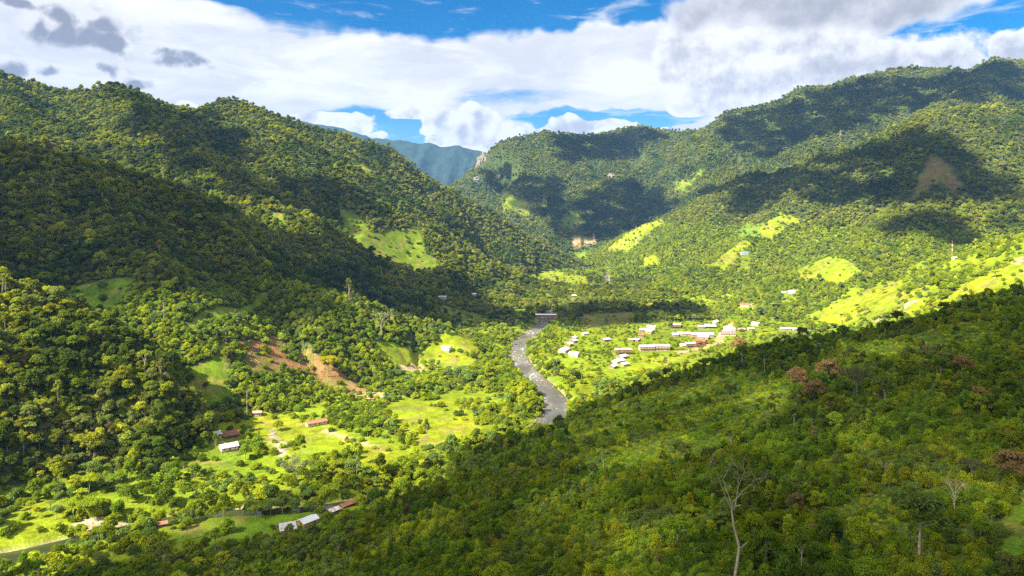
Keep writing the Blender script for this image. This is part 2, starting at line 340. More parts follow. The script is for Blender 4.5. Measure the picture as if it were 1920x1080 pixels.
def wobble(x, y):
    a = 14+np.clip((np.asarray(y)-900)/700, 0, 1)*34; s = 22+np.clip((np.asarray(y)-900)/700, 0, 1)*26
    return x + a*(fbm(x/s, y/s, 5, 3)-.5), y + a*(fbm(x/s, y/s, 9, 3)-.5)
def cover(x, y):
    """0 wooded or scrubby ground, 1.. pasture, -1.. bare earth"""
    wx, wy = wobble(x, y); c = np.zeros(np.shape(x), np.int16)
    for i, (p, k) in enumerate(PASTURES):
        if len(p) > 2: c[inside(wx, wy, p)] = i+1
    for i, (p, k) in enumerate(DIRT):
        if len(p) > 2: c[inside(wx, wy, p)] = -(i+1)
    return c

# ground colours (what the earth itself looks like, save the blued farthest ridge)
fx, fy = MX.ravel(), MY.ravel(); cv = cover(fx, fy); rg = GR.ravel(); nz = fbm(fx/60, fy/60, 70, 4); nz2 = fbm(fx/9, fy/9, 77, 3)
gcol = np.tile(np.array([.05,.075,.02]), (len(fx),1))
valley = (rg == 0) | (rg == 6); gcol[valley] = (.165,.215,.010); gcol[rg == 1] = (.085,.13,.02)
gcol[(rg == 7) & (GH.ravel() < 150)] = (.14,.185,.012); gcol[rg == 10] = (.024,.045,.034)  # farthest ridge: dark forest green with haze blue mixed into it
for i, (p, k) in enumerate(PASTURES): gcol[cv == i+1] = GRASS_RGB[k]
for i, (p, k) in enumerate(DIRT): gcol[cv == -(i+1)] = DIRT_RGB[k]
mott = np.clip((fbm(fx/14, fy/14, 87, 4)-.47)*5, 0, 1); pas = cv > 0; gcol[pas] = gcol[pas]*(1-.5*mott[pas,None])+np.array([.11,.15,.012])*.5*mott[pas,None]
soil = np.clip((fbm(fx/11, fy/11, 93, 4)-.56)*6, 0, .6)*pas; gcol = gcol*(1-soil[:,None])+np.array([.22,.18,.05])*soil[:,None]
regrow = np.clip((fbm(fx/10, fy/16, 95, 4)-.46)*6, 0, .85)*((cv == -1) | (cv == -3)); gcol = gcol*(1-regrow[:,None])+np.array([.15,.15,.03])*regrow[:,None]
gcol *= (.72+.56*nz)[:,None]; gcol *= (.85+.3*nz2)[:,None]
gcol[:,0] *= .8+.4*fbm(fx/35, fy/35, 81, 3)
rdv = GRD.ravel(); bank = np.clip(1-(rdv-river_half(fy)-1.0)/5.0, 0, 1)*(rdv < 30)*np.clip((nz2-.3)*3+.3, 0, 1)
gcol = gcol*(1-bank[:,None]) + np.array(DIRT_RGB['sand'])*.85*bank[:,None]
ny, nx = GH.shape; ii = np.arange(nx*ny).reshape(ny, nx)
FQ = np.stack([ii[:-1,:-1], ii[:-1,1:], ii[1:,1:], ii[1:,:-1]], -1).reshape(-1, 4)
rough = np.where((rg == 10), 1.0, 0.0)*30*(fbm(fx/60, fy/60, 99, 3)-.5)
tm = mesh_np('terrain', np.stack([fx, fy, GH.ravel()+rough], -1), FQ, True); point_color(tm, 'ground', gcol)
M_GROUND, g, b = new_mat('ground')
va = g.n('ShaderNodeVertexColor', layer_name='ground'); geo = g.n('ShaderNodeNewGeometry')
n1 = g.noise(geo.outputs['Position'], .8, 4, .65); n2 = g.noise(geo.outputs['Position'], .12, 4, .6)
f = g.m('MULTIPLY', g.ramp(n1, .25, .75, .62, 1.35), g.ramp(n2, .3, .7, .75, 1.25))
vm = g.n('ShaderNodeVectorMath', operation='SCALE'); g.put(vm.inputs[0], va.outputs[0]); g.put(vm.inputs['Scale'], f); g.put(b.inputs['Base Color'], vm.outputs[0])
bp = g.n('ShaderNodeBump'); bp.inputs['Strength'].default_value = .9; bp.inputs['Distance'].default_value = .6; g.put(bp.inputs['Height'], n1); g.put(b.inputs['Normal'], bp.outputs[0])
b.inputs['Roughness'].default_value = 1.0; b.inputs['Specular IOR Level'].default_value = 0.05
link('terrain', tm, M_GROUND, kind='structure')
# ------------------------------------------------------------------ river
def ribbon(path, half, zf, extra=0):
    V = []; F = []
    for i, (x, y) in enumerate(path):
        a = path[max(i-1,0)]; c = path[min(i+1,len(path)-1)]; dx, dy = c[0]-a[0], c[1]-a[1]; L = math.hypot(dx, dy); nx_, ny_ = -dy/L, dx/L
        w = float(half(y)) + extra
        for k in range(7):
            s = (k/6*2-1)*w; V.append((x+nx_*s, y+ny_*s, float(zf(y))))
        if i:
            q = (i-1)*7
            for k in range(6): F.append((q+k, q+k+1, q+8+k, q+7+k))
    return np.array(V), np.array(F)
RP = smooth_path(RIVER, 14)
V, F = ribbon(RP, river_half, lambda y: river_level(y), 3.0)
M_WATER, g, b = new_mat('river_water'); geo = g.n('ShaderNodeNewGeometry'); pos = geo.outputs['Position']
mp = g.n('ShaderNodeMapping'); g.put(mp.inputs[0], pos); mp.inputs['Scale'].default_value = (1, .32, 1); sy = g.n('ShaderNodeSeparateXYZ'); g.put(sy.inputs[0], pos); fast = g.ramp(sy.outputs[1], 520, 640)
rap = g.noise(mp.outputs[0], .035, 3, .6); fo = g.noise(mp.outputs[0], .34, 5, .72, .8); fine = g.noise(mp.outputs[0], 1.6, 3, .6)
foam = g.m('MULTIPLY', g.m('MULTIPLY', g.ramp(fo, .55, .66), g.ramp(rap, .42, .60, .05, .85)), fast)
base = g.mix(g.ramp(rap, .35, .65), c4((.085,.075,.05)), c4((.19,.165,.115))); base = g.mix(fast, c4((.035,.045,.018)), base)
g.put(b.inputs['Base Color'], g.mix(foam, base, c4((.75,.76,.74))))
g.put(b.inputs['Roughness'], g.ramp(foam, 0, 1, .14, .8)); b.inputs['Specular IOR Level'].default_value = .3
bp = g.n('ShaderNodeBump'); g.put(bp.inputs['Strength'], g.ramp(fast, 0, 1, .08, .7)); bp.inputs['Distance'].default_value = .35
g.put(bp.inputs['Height'], g.m('ADD', fo, g.m('MULTIPLY', fine, .4))); g.put(b.inputs['Normal'], bp.outputs[0])
link('river', mesh_np('river', V, F, True), M_WATER, kind='structure')
# ------------------------------------------------------------------ building materials
def patchy(name, c1, c2, scale=1.2, lo=.4, hi=.62, rough=.75, spec=.2, metal=0.0, stripes=0.0):
    m, g, b = new_mat(name); tc = g.n('ShaderNodeTexCoord'); oi = g.n('ShaderNodeObjectInfo')
    ad = g.n('ShaderNodeVectorMath', operation='ADD'); g.put(ad.inputs[0], tc.outputs['Object']); g.put(ad.inputs[1], oi.outputs['Location'])
    n = g.noise(ad.outputs[0], scale, 4, .65); col = g.mix(g.ramp(n, lo, hi), c4(c1), c4(c2))
    fine = g.noise(ad.outputs[0], scale*6, 3, .6); vm = g.n('ShaderNodeVectorMath', operation='SCALE'); g.put(vm.inputs[0], col); g.put(vm.inputs['Scale'], g.ramp(fine, .2, .8, .8, 1.15))
    g.put(b.inputs['Base Color'], vm.outputs[0]); b.inputs['Roughness'].default_value = rough; b.inputs['Specular IOR Level'].default_value = spec; b.inputs['Metallic'].default_value = metal
    return m
HM = {
 'white_zinc': patchy('white_zinc_sheet', (.72,.73,.76), (.50,.52,.56), .5, .45, .75, .5, .4),
 'grey_zinc': patchy('grey_zinc_sheet', (.46,.49,.54), (.34,.35,.38), .5, .4, .7, .5, .4),
 'rust': patchy('rusty_sheet', (.20,.075,.04), (.33,.17,.10), .6, .35, .65),
 'pale_rust': patchy('faded_rusty_sheet', (.55,.42,.34), (.36,.17,.09), .45, .4, .62),
 'streaked': patchy('rust_streaked_zinc', (.56,.56,.58), (.42,.18,.12), .5, .5, .64),
 'red': patchy('faded_red_sheet', (.46,.13,.11), (.36,.10,.09), .5),
 'pink': patchy('faded_pink_sheet', (.42,.19,.15), (.34,.14,.11), .5),
 'tile': patchy('clay_tile', (.30,.12,.06), (.40,.22,.14), .9, .4, .7),
 'teal': patchy('teal_sheet', (.07,.38,.33), (.10,.45,.40), .5),
 'cream': patchy('cream_plaster', (.62,.52,.36), (.52,.40,.26), .5), 'white': patchy('white_plaster', (.74,.70,.62), (.62,.56,.48), .5),
 'adobe': patchy('adobe', (.42,.25,.13), (.34,.19,.10), .6), 'wood': patchy('weathered_board', (.20,.12,.07), (.28,.17,.10), .8),
 'brick': patchy('orange_brick', (.48,.20,.09), (.40,.16,.08), .8), 'ochre': patchy('ochre_plaster', (.55,.34,.10), (.46,.28,.1), .6),
 'stone': patchy('grey_footing', (.30,.27,.23), (.22,.20,.17), .6), 'dark': patchy('dark_opening', (.03,.026,.022), (.045,.04,.03), 2),
 'door_red': patchy('orange_door_paint', (.52,.13,.05), (.46,.11,.04), 1), 'door_wood': patchy('door_board', (.14,.075,.04), (.1,.055,.03), 1),
 'blue': patchy('blue_plastic', (.02,.14,.42), (.03,.18,.48), 1, rough=.4), 'mint': patchy('mint_tarpaulin', (.25,.62,.42), (.2,.55,.36), 1),
}
m_, g_, b_ = new_mat('window_glass'); b_.inputs['Base Color'].default_value = (.03,.035,.04,1); b_.inputs['Roughness'].default_value = .15; b_.inputs['Specular IOR Level'].default_value = .5; HM['glass'] = m_

def box_bm(bm, x0, x1, y0, y1, z0, z1):
    vs = [bm.verts.new((x, y, z)) for z in (z0, z1) for y in (y0, y1) for x in (x0, x1)]
    for f in ((0,2,3,1),(4,5,7,6),(0,1,5,4),(2,6,7,3),(0,4,6,2),(1,3,7,5)): bm.faces.new([vs[i] for i in f])
def bm_obj(name, bm, mat, parent=None, **props):
    me = bpy.data.meshes.new(name); bmesh.ops.recalc_face_normals(bm, faces=bm.faces); bm.to_mesh(me); bm.free(); return link(name, me, mat, parent, **props)
def box_part(name, b, mat, parent):
    bm = bmesh.new(); box_bm(bm, *b); return bm_obj(name, bm, mat, parent)
def roof_slab(p0, p1, p2, p3, th=.10, waves=0):
    """a sheet of corrugated roof between the eave (p0, p1) and the ridge (p3, p2), with thickness"""
    bm = bmesh.new(); n = max(2, waves*2); p0, p1, p2, p3 = map(Vector, (p0, p1, p2, p3)); nrm = (p1-p0).cross(p3-p0).normalized()
    if nrm.z < 0: nrm = -nrm
    top = []; bot = []
    for i in range(n+1):
        t = i/n; off = nrm*(.05 if (i % 2 and waves) else 0)
        a = p0.lerp(p1, t); c = p3.lerp(p2, t)
        top.append((bm.verts.new(a+off+nrm*th), bm.verts.new(c+off+nrm*th))); bot.append((bm.verts.new(a), bm.verts.new(c)))
    for i in range(n):
        bm.faces.new((top[i][0], top[i+1][0], top[i+1][1], top[i][1])); bm.faces.new((bot[i][0], bot[i][1], bot[i+1][1], bot[i+1][0]))
        bm.faces.new((top[i][0], bot[i][0], bot[i+1][0], top[i+1][0])); bm.faces.new((top[i][1], top[i+1][1], bot[i+1][1], bot[i][1]))
    for k in (0, n): bm.faces.new((top[k][0], top[k][1], bot[k][1], bot[k][0]))
    return bm
CLEARINGS = []   # (x, y, radius) kept free of trees
def house(name, label, px, py, L, W, wh, yaw, roof, rmat, wmat, storeys=1, pitch=.36, veranda=False, group=None, cat='house', doors='door_wood', over=.7, rmat2=None, low=False):
    p = hit(px, py)
    if p is None: print('house off ground', label); return
    x, y, z = p; wy_ = .5*W*abs(math.cos(math.radians(yaw))) + .5*L*abs(math.sin(math.radians(yaw))); y += wy_*.8; z = float(hgt(x, y))
    root = link(name, None, label=label, category=cat); root.location = (x, y, z); root.rotation_euler = (0, 0, math.radians(yaw))
    if group: root['group'] = group
    CLEARINGS.append((x, y, max(L, W)*.5 + 2.5))
    hx, hy = L/2, W/2; rise = W*.5*pitch; top = wh
    box_part('foundation', (-hx-.25, hx+.25, -hy-.25, hy+.25, -2.5, .28), HM['stone'], root)
    # wall shell with gable ends
    bm = bmesh.new(); vs = []
    if roof == 'gable':
        for sx in (-hx, hx):
            vs.append([bm.verts.new((sx, -hy, .281)), bm.verts.new((sx, hy, .281)), bm.verts.new((sx, hy, top)), bm.verts.new((sx, 0, top+rise)), bm.verts.new((sx, -hy, top))])
        a, c = vs; bm.faces.new(a); bm.faces.new(c)
        for i in range(5): bm.faces.new((a[i], a[(i+1) % 5], c[(i+1) % 5], c[i]))
    else:
        h2 = top + (W*pitch*.6 if roof == 'shed' else 0)
        for sx in (-hx, hx): vs.append([bm.verts.new((sx, -hy, .281)), bm.verts.new((sx, hy, .281)), bm.verts.new((sx, hy, h2)), bm.verts.new((sx, -hy, top))])
        a, c = vs; bm.faces.new(a); bm.faces.new(c)
        for i in range(4): bm.faces.new((a[i], a[(i+1) % 4], c[(i+1) % 4], c[i]))
    wall = bm_obj('wall', bm, HM[wmat], root)
    ov = over; wv = max(6, int(L*1.6)); dz = pitch*ov
    fo = ov + (1.7 if veranda else 0)
    if roof == 'gable':
        r1 = bm_obj('roof_sheet', roof_slab((-hx-ov, -hy-fo, top-pitch*fo+.02), (hx+ov, -hy-fo, top-pitch*fo+.02), (hx+ov, 0, top+rise+.02), (-hx-ov, 0, top+rise+.02), waves=wv), HM[rmat], root)
        r2 = bm_obj('roof_sheet', roof_slab((-hx-ov, hy+ov, top-dz+.02), (hx+ov, hy+ov, top-dz+.02), (hx+ov, 0, top+rise+.02), (-hx-ov, 0, top+rise+.02), waves=wv), HM[rmat2 or rmat], root)
        box_part('ridge_cap', (-hx-ov-.02, hx+ov+.02, -.16, .16, top+rise+.08, top+rise+.2), HM[rmat], root)
    elif roof == 'shed':
        q = pitch*.6
        bm_obj('roof_sheet', roof_slab((-hx-ov, -hy-ov, top-q*ov+.02), (hx+ov, -hy-ov, top-q*ov+.02), (hx+ov, hy+ov, top+q*(W+ov)+.02), (-hx-ov, hy+ov, top+q*(W+ov)+.02), waves=wv), HM[rmat], root)
    else:  # hip
        ri = max(.3, hx-hy); ex, ey = hx+ov, hy+ov; zb = top-dz+.02; zt = top+rise
        for quad in (((-ex,-ey,zb),(ex,-ey,zb),(ri,0,zt),(-ri,0,zt)), ((ex,ey,zb),(-ex,ey,zb),(-ri,0,zt),(ri,0,zt)), ((-ex,ey,zb),(-ex,-ey,zb),(-ri,0,zt),(-ri,0,zt+.01)), ((ex,-ey,zb),(ex,ey,zb),(ri,0,zt),(ri,0,zt+.01))):
            bm_obj('roof_sheet', roof_slab(*quad, waves=0), HM[rmat], root)
    if low: return root
    sh = (wh-.3)/storeys
    for s in range(storeys):
        z0 = .3+s*sh; nwin = max(2, int(L/3.2)); step = L/nwin; dk = nwin//2 if s == 0 or storeys > 1 else -1
        for i in range(nwin):
            xc = -hx+step*(i+.5)
            if i == dk or (storeys > 1 and i % 3 == 1):
                box_part('door', (xc-.5, xc+.5, -hy-.06, -hy+.04, z0+.02, z0+min(2.1, sh-.3)), HM[doors], root)
            else:
                w = box_part('window', (xc-.6, xc+.6, -hy-.05, -hy+.04, z0+.85, z0+.85+min(1.15, sh-1.3)), HM['white' if wmat != 'white' else 'wood'], root)
                box_part('pane', (xc-.48, xc+.48, -hy-.07, -hy+.03, z0+.97, z0+.73+min(1.15, sh-1.3)), HM['glass'], w)
        yc = 0.0
        w = box_part('window', (-hx-.05, -hx+.04, yc-.6, yc+.6, z0+.85, z0+.85+min(1.15, sh-1.3)), HM['wood'], root)
        box_part('pane', (-hx-.07, -hx+.03, yc-.48, yc+.48, z0+.97, z0+.73+min(1.15, sh-1.3)), HM['glass'], w)
        if s > 0: 
            gal = box_part('balcony_floor', (-hx-.1, hx+.1, -hy-1.5, -hy-.08, z0-.16, z0-.02), HM['wood'], root)
            box_part('railing', (-hx, hx, -hy-1.48, -hy-1.40, z0+.35, z0+.95), HM['wood'], root)
    if veranda or storeys > 1:
        npost = max(3, int(L/4)+1); yo = -hy-1.45
        for i in range(npost):
            xc = -hx+.1+(L-.2)*i/(npost-1); box_part('post', (xc-.09, xc+.09, yo-.09, yo+.09, -1.5, top-pitch*1.45-.02), HM['wood'], root)
    return root
VG = 'village houses'
HOUSES = [ # name, label, photo x, photo y of the wall foot, length, width, wall height, yaw, roof kind, roof, wall, keywords
 ('house','large white-roofed cream house nearest the river in the village row',1058,662,13,9,3.6,62,'gable','white_zinc','cream',dict()),
 ('house','white-roofed house with orange wall second in the row by the river',1067,650,9.5,7,3.4,58,'gable','white_zinc','brick',dict()),
 ('house','small white-roofed house third in the row by the river',1076,643.5,9,6.5,3.2,58,'gable','white_zinc','wood',dict()),
 ('hut','smallest white-roofed hut at the far end of the riverside row',1076,637,8,6,3,50,'gable','white_zinc','wood',dict()),
 ('house','cream house with white roof standing apart, beside the riverside row',1078,670,11,8.5,4.2,-28,'gable','white_zinc','cream',dict()),
 ('hut','little white-roofed hut alone among bushes behind the riverside row',1097,629,8,5.5,2.6,35,'gable','white_zinc','cream',dict()),
 ('house','grey and white roofed low house among bushes mid village',1137,641,10.5,7,3,30,'gable','grey_zinc','wood',dict()),
 ('school_building','two-storey cream building with orange doors and grey roof, left of its twin',1213,658,18,7.5,5.6,2,'gable','grey_zinc','cream',dict(storeys=2,doors='door_red',cat='school')),
 ('school_building','two-storey cream building with open dark gallery and grey roof, right of its twin',1241,657.5,19,7.5,5.9,-2,'gable','grey_zinc','cream',dict(storeys=2,cat='school')),
 ('house','two-storey brown board house with grey roof at the back of the green',1267,616,14,8,5.4,0,'gable','grey_zinc','wood',dict(storeys=2)),
 ('house','long brown house with white roof beside the dirt road',1332,615.5,15,7.5,4,-3,'gable','white_zinc','wood',dict(veranda=True)),
 ('hut','low grey-roofed annex at the end of the long brown house',1316,616.5,8,6,2.6,-3,'shed','grey_zinc','wood',dict()),
 ('house','cream house with white gable roof behind the long brown house',1343,607.5,10,7.5,3.4,55,'gable','white_zinc','cream',dict()),
 ('house','grey-roofed house leftmost of the cluster by the green',1207,623,10,8,3.2,-10,'gable','grey_zinc','wood',dict()),
 ('house','white-roofed house at the back of the cluster by the green',1223,618,12,8,4,-24,'gable','white_zinc','cream',dict()),
 ('house','tan-walled house with gable end in front of the cluster by the green',1220,626,10.5,8,3.4,-50,'gable','grey_zinc','adobe',dict()),
 ('hut','brown shack with rusty roof below the cluster by the green',1204,633,8,6,3,-30,'gable','rust','wood',dict()),
 ('hut','hut with red and white roof slopes at the edge of the green',1196,641,7.5,5.5,2.6,-55,'gable','white_zinc','wood',dict(rmat2='red')),
 ('hut','small rust-roofed shack left of the red and white hut',1184,640.5,6,5,2.4,-20,'gable','pale_rust','wood',dict()),
 ('house','first white-roofed unit of the row of three behind the palms',1267,631,8,7,3,-3,'gable','white_zinc','adobe',dict()),
 ('house','second white-roofed unit of the row of three behind the palms',1276.5,630,7.5,7,3.6,-3,'gable','white_zinc','cream',dict()),
 ('house','third white-roofed unit of the row of three behind the palms',1288,630,10,7,3.5,-3,'gable','white_zinc','adobe',dict()),
 ('hall','longest white-roofed hall at the centre of the village',1318,632.5,29,9,4,-2,'gable','white_zinc','adobe',dict(cat='hall')),
 ('house','white-roofed house squeezed in front of the long hall',1322,637,14,8,3.6,-35,'gable','white_zinc','brick',dict()),
 ('house','big rust-roofed house with orange brick gable below the long hall',1317,646,14,9,4,-40,'gable','rust','brick',dict()),
 ('house','two-storey rusty-roofed house with cluttered open ground floor beside the green',1297,652,14,7,5,4,'gable','streaked','wood',dict(storeys=2)),
 ('hut','little white lean-to at the corner of the green beside the cluttered house',1282,651.5,7,4.5,2.4,15,'shed','white_zinc','white',dict()),
 ('house','red-roofed cream house on the wooded rise above the village',1398,576,14,9,5,-12,'gable','red','cream',dict(cat='house')),
 ('hut','tiny pink-roofed shed beside the red-roofed house on the rise',1411,573,5.5,4.5,2.4,10,'gable','pink','white',dict()),
 ('pavilion','open hall under a white hipped roof beside the dirt road',1370,621,14,12,4,-5,'hip','white_zinc','white',dict(cat='hall',pitch=.62)),
 ('house','long faded pink-red roof in front of the white hipped hall',1365,630,21,8,3,3,'gable','pink','white',dict(pitch=.5)),
 ('house','house with streaked rusty roof right of the white hipped hall',1391,622,11,8,3,20,'gable','pale_rust','brick',dict()),
 ('hut','low white-roofed hut among banana plants right of the rusty roof',1408,619.5,9,6,2.4,12,'gable','white_zinc','cream',dict()),
 ('house','white house with steep gable among tall trees at the village edge',1420,611.5,11,8,3.6,-50,'gable','white_zinc','white',dict()),
 ('house','white flat-looking long roof beside the banana grove at the village end',1474,620,14,7,2.8,-2,'gable','white_zinc','adobe',dict()),
 ('hut','last little white hut at the far end of the village',1491,620,6.5,5,2.3,15,'shed','white_zinc','cream',dict()),
 ('hut','small white farm hut at the foot of the upper pasture',1488,551.5,11,8,3,-35,'gable','white_zinc','white',dict()),
 ('hut','tiny white hut left of the farm hut under the upper pasture',1471,551,7,6,2.6,10,'gable','white_zinc','white',dict()),
 ('house','two-storey house with faded rusty roof and dark galleries near the green',1169,665,20,7.5,5.6,2,'gable','pale_rust','wood',dict(storeys=2)),
 ('house','white-roofed house just below the two-storey rusty house',1168,674,10.5,7.5,3.2,42,'gable','white_zinc','adobe',dict()),
 ('house','widest white-roofed house of the stack below the rusty house',1161,682.5,13,8,3.4,38,'gable','white_zinc','cream',dict()),
 ('hut','white hut lowest on the village slope',1151,692,8,6,3,48,'gable','white_zinc','brick',dict()),
 ('hut','small white-gabled hut beside the lowest huts, under the dark trees',1172,688,8,6,3,30,'gable','white_zinc','ochre',dict()),
 ('house','rust-roofed farmhouse at the foot of the left wooded hill',425,823,11.5,7.5,3,38,'gable','rust','adobe',dict(veranda=True,cat='farmhouse')),
 ('hut','little grey tin lean-to on the end of the rust-roofed farmhouse',405,824,4.2,4.2,2.3,38,'shed','grey_zinc','ochre',dict()),
 ('house','bright white tin-roofed farmhouse in the left pasture',423,849,11,8,2.8,36,'gable','white_zinc','white',dict(cat='farmhouse')),
 ('house','long clay-tiled farmhouse with pale gable end above the left pasture',589,801,15.5,6.5,3,34,'gable','tile','cream',dict(cat='farmhouse')),
 ('hut','small open hut with pale thatch roof above the pasture',481,780,6.5,5,2.1,5,'gable','pale_rust','wood',dict(cat='hut')),
 ('shed','white tin shed with ochre wall at the edge of the near meadow',573,989,9,6,2.6,50,'gable','white_zinc','ochre',dict(cat='shed')),
 ('shed','rust-streaked tin shed beside the grazing cattle',536,1003,7.5,5.5,2.4,24,'shed','streaked','ochre',dict(cat='shed')),
 ('shed','long dark rusty roof climbing behind the dark scrub',648,953,8.5,4.2,2.6,50,'gable','rust','wood',dict(cat='shed')),
 ('shed','rusty roof patched with white sheets next to the white tin shed',622,967,6.5,4.2,2.4,50,'gable','streaked','wood',dict(cat='shed',rmat2='rust')),
 ('hut','tiny red-roofed shelter at the left end of the near meadow',302,990,4,3.5,1.9,20,'gable','tile','wood',dict(cat='hut')),
 ('house','white house alone among bright bushes left of the river',837,662,9.5,7.5,3.6,-20,'gable','white_zinc','white',dict()),
 ('house','grey-roofed house in the shaded valley meadow below the big pasture',828,561,15,8,3.4,5,'gable','grey_zinc','white',dict()),
 ('hut','tiny white hut in the shaded valley right of the grey-roofed house',888,555,8,6,3,20,'gable','white_zinc','white',dict()),
 ('hut','tiny white hut in the dark woods beyond the bridge',1076,558,9,7,3,20,'gable','white_zinc','wood',dict()),
 ('hut','teal-roofed hut on the sunny slope above the valley',1397,479,15,8,3,5,'gable','teal','white',dict()),
 ('hut','small white cabin at the foot of the radio mast',1792,487,6,4,2.6,15,'gable','white_zinc','white',dict(cat='cabin')),
]
for nm, lb, px, py, L, W, wh, yaw, rk, rm, wm, kw in HOUSES:
    house(nm, lb, px, py, L, W, wh, yaw, rk, rm, wm, **({'group': VG} if 1040 < px < 1500 and py > 600 else {}), **kw)

def tank(px, py, label):
    p = hit(px, py); bm = bmesh.new(); prof = [(0,0),(.95,0),(1.0,.1),(1.0,.75),(1.04,.8),(1.0,.85),(1.0,1.6),(.85,1.85),(.35,2.0),(.35,2.15),(0,2.15)]; n = 16; rings = []
    for r, z in prof: rings.append([bm.verts.new((r*math.cos(6.2832*i/n)*1.5, r*math.sin(6.2832*i/n)*1.5, z*1.4)) for i in range(n)])
    for a, c in zip(rings[:-1], rings[1:]):
        for i in range(n): bm.faces.new((a[i], a[(i+1) % n], c[(i+1) % n], c[i]))
    bmesh.ops.remove_doubles(bm, verts=bm.verts, dist=.001)
    o = bm_obj('water_tank', bm, HM['blue'], None, label=label, category='water tank'); o.location = (p[0], p[1], p[2]-.1); CLEARINGS.append((p[0], p[1], 3))
tank(1182, 664, 'blue plastic water tank beside the two-storey rusty-roofed house')
tank(1245.5, 613, 'small blue tank at the wood edge behind the green')

# ------------------------------------------------------------------ covered bridge
def covered_bridge():
    y0 = 1145.0; xc = float(np.interp(y0, [p[1] for p in RIVER_S][::-1], [p[0] for p in RIVER_S][::-1])); z0 = float(river_level(y0))
    root = link('covered_bridge', None, label='covered bridge with grey tin roof and red-brown sides over the river', category='bridge'); root.location = (xc, y0, z0); root.rotation_euler = (0, 0, math.radians(-4))
    Lh = 17.0; wd = 2.4; dk = 4.2
    box_part('deck', (-Lh, Lh, -wd, wd, dk, dk+.5), HM['wood'], root)
    for s in (-1, 1):
        box_part('beam', (-Lh, Lh, s*wd-.2, s*wd+.2, dk-.7, dk-.004), HM['wood'], root)
        w = box_part('side_wall', (-Lh, Lh, s*(wd-.05)-.05, s*(wd-.05)+.05, dk+.51, dk+1.75), HM['red'], root)
        box_part('handrail', (-Lh, Lh, s*wd-.1, s*wd+.1, dk+1.76, dk+1.9), HM['wood'], root)
        for i in range(9):
            x = -Lh+.3+(2*Lh-.6)*i/8; box_part('post', (x-.12, x+.12, s*wd-.12, s*wd+.12, dk+1.91, dk+3.2), HM['wood'], root)
        bm_obj('roof_sheet', roof_slab((-Lh-1, s*(wd+1.1), dk+2.95), (Lh+1, s*(wd+1.1), dk+2.95), (Lh+1, 0, dk+4.3), (-Lh-1, 0, dk+4.3), waves=40), HM['white_zinc'], root)
        box_part('abutment', (s*(Lh-1.2)-1.6, s*(Lh-1.2)+1.6, -3, 3, -3, dk-.71), HM['stone'], root)
    bm = bmesh.new()
    box_bm(bm, -.9, .9, -2.2, 2.2, -3, dk-.72); bm_obj('pier', bm, HM['stone'], root)
    CLEARINGS.append((xc, y0-8, 16)); CLEARINGS.append((xc-14, y0, 7)); CLEARINGS.append((xc+14, y0, 7))
covered_bridge()

# ------------------------------------------------------------------ radio mast
def radio_mast(px, py, hgt_m):
    p = hit(px, py); root = link('radio_mast', None, label='red and white lattice radio mast on the sunny ridge', category='mast'); root.location = (p[0], p[1]+2, float(hgt(p[0], p[1]+2)))
    mr, mw = HM['red'], HM['white']; n = 7; sec = hgt_m/n
    for i in range(n):
        bm = bmesh.new(); w0, w1 = .95-.1*i, .95-.1*(i+1); z0, z1 = i*sec-(.8 if i == 0 else 0), (i+1)*sec
        for sx in (-1, 1):
            for sy in (-1, 1):
                tube_bm(bm, [(sx*w0, sy*w0, z0), (sx*w1, sy*w1, z1-.01)], [.13, .12], 5)
        for k in range(4):
            a = [(-1,-1),(1,-1),(1,1),(-1,1)]; (ax, ay), (bx, by) = a[k], a[(k+1) % 4]
            tube_bm(bm, [(ax*w0, ay*w0, z0+.1), (bx*w1, by*w1, z1-.1)], [.06, .06], 4); tube_bm(bm, [(bx*w0, by*w0, z0+.1), (ax*w1, ay*w1, z1-.1)], [.06, .06], 4)
        bm_obj('lattice_section', bm, mr if i % 2 == 0 else mw, root)
    bm = bmesh.new(); tube_bm(bm, [(0,0,hgt_m-.2), (0,0,hgt_m+3)], [.08,.04], 6); bm_obj('antenna', bm, mw, root)
    CLEARINGS.append((p[0], p[1], 7))
def tube_bm(bm, pts, rad, n=6, cap=True):
    pts = [Vector(p) for p in pts]; rings = []
    for i, p in enumerate(pts):
        t = (pts[min(i+1, len(pts)-1)]-pts[max(i-1, 0)]).normalized(); u = t.cross(Vector((.31,.77,.12))).normalized(); v = t.cross(u)
        rings.append([bm.verts.new(p+(u*math.cos(6.2832*k/n)+v*math.sin(6.2832*k/n))*rad[i]) for k in range(n)])
    for a, c in zip(rings[:-1], rings[1:]):
        for k in range(n): bm.faces.new((a[k], a[(k+1) % n], c[(k+1) % n], c[k]))
    if cap: bm.faces.new(rings[0][::-1]); bm.faces.new(rings[-1])
radio_mast(1787, 483, 26)
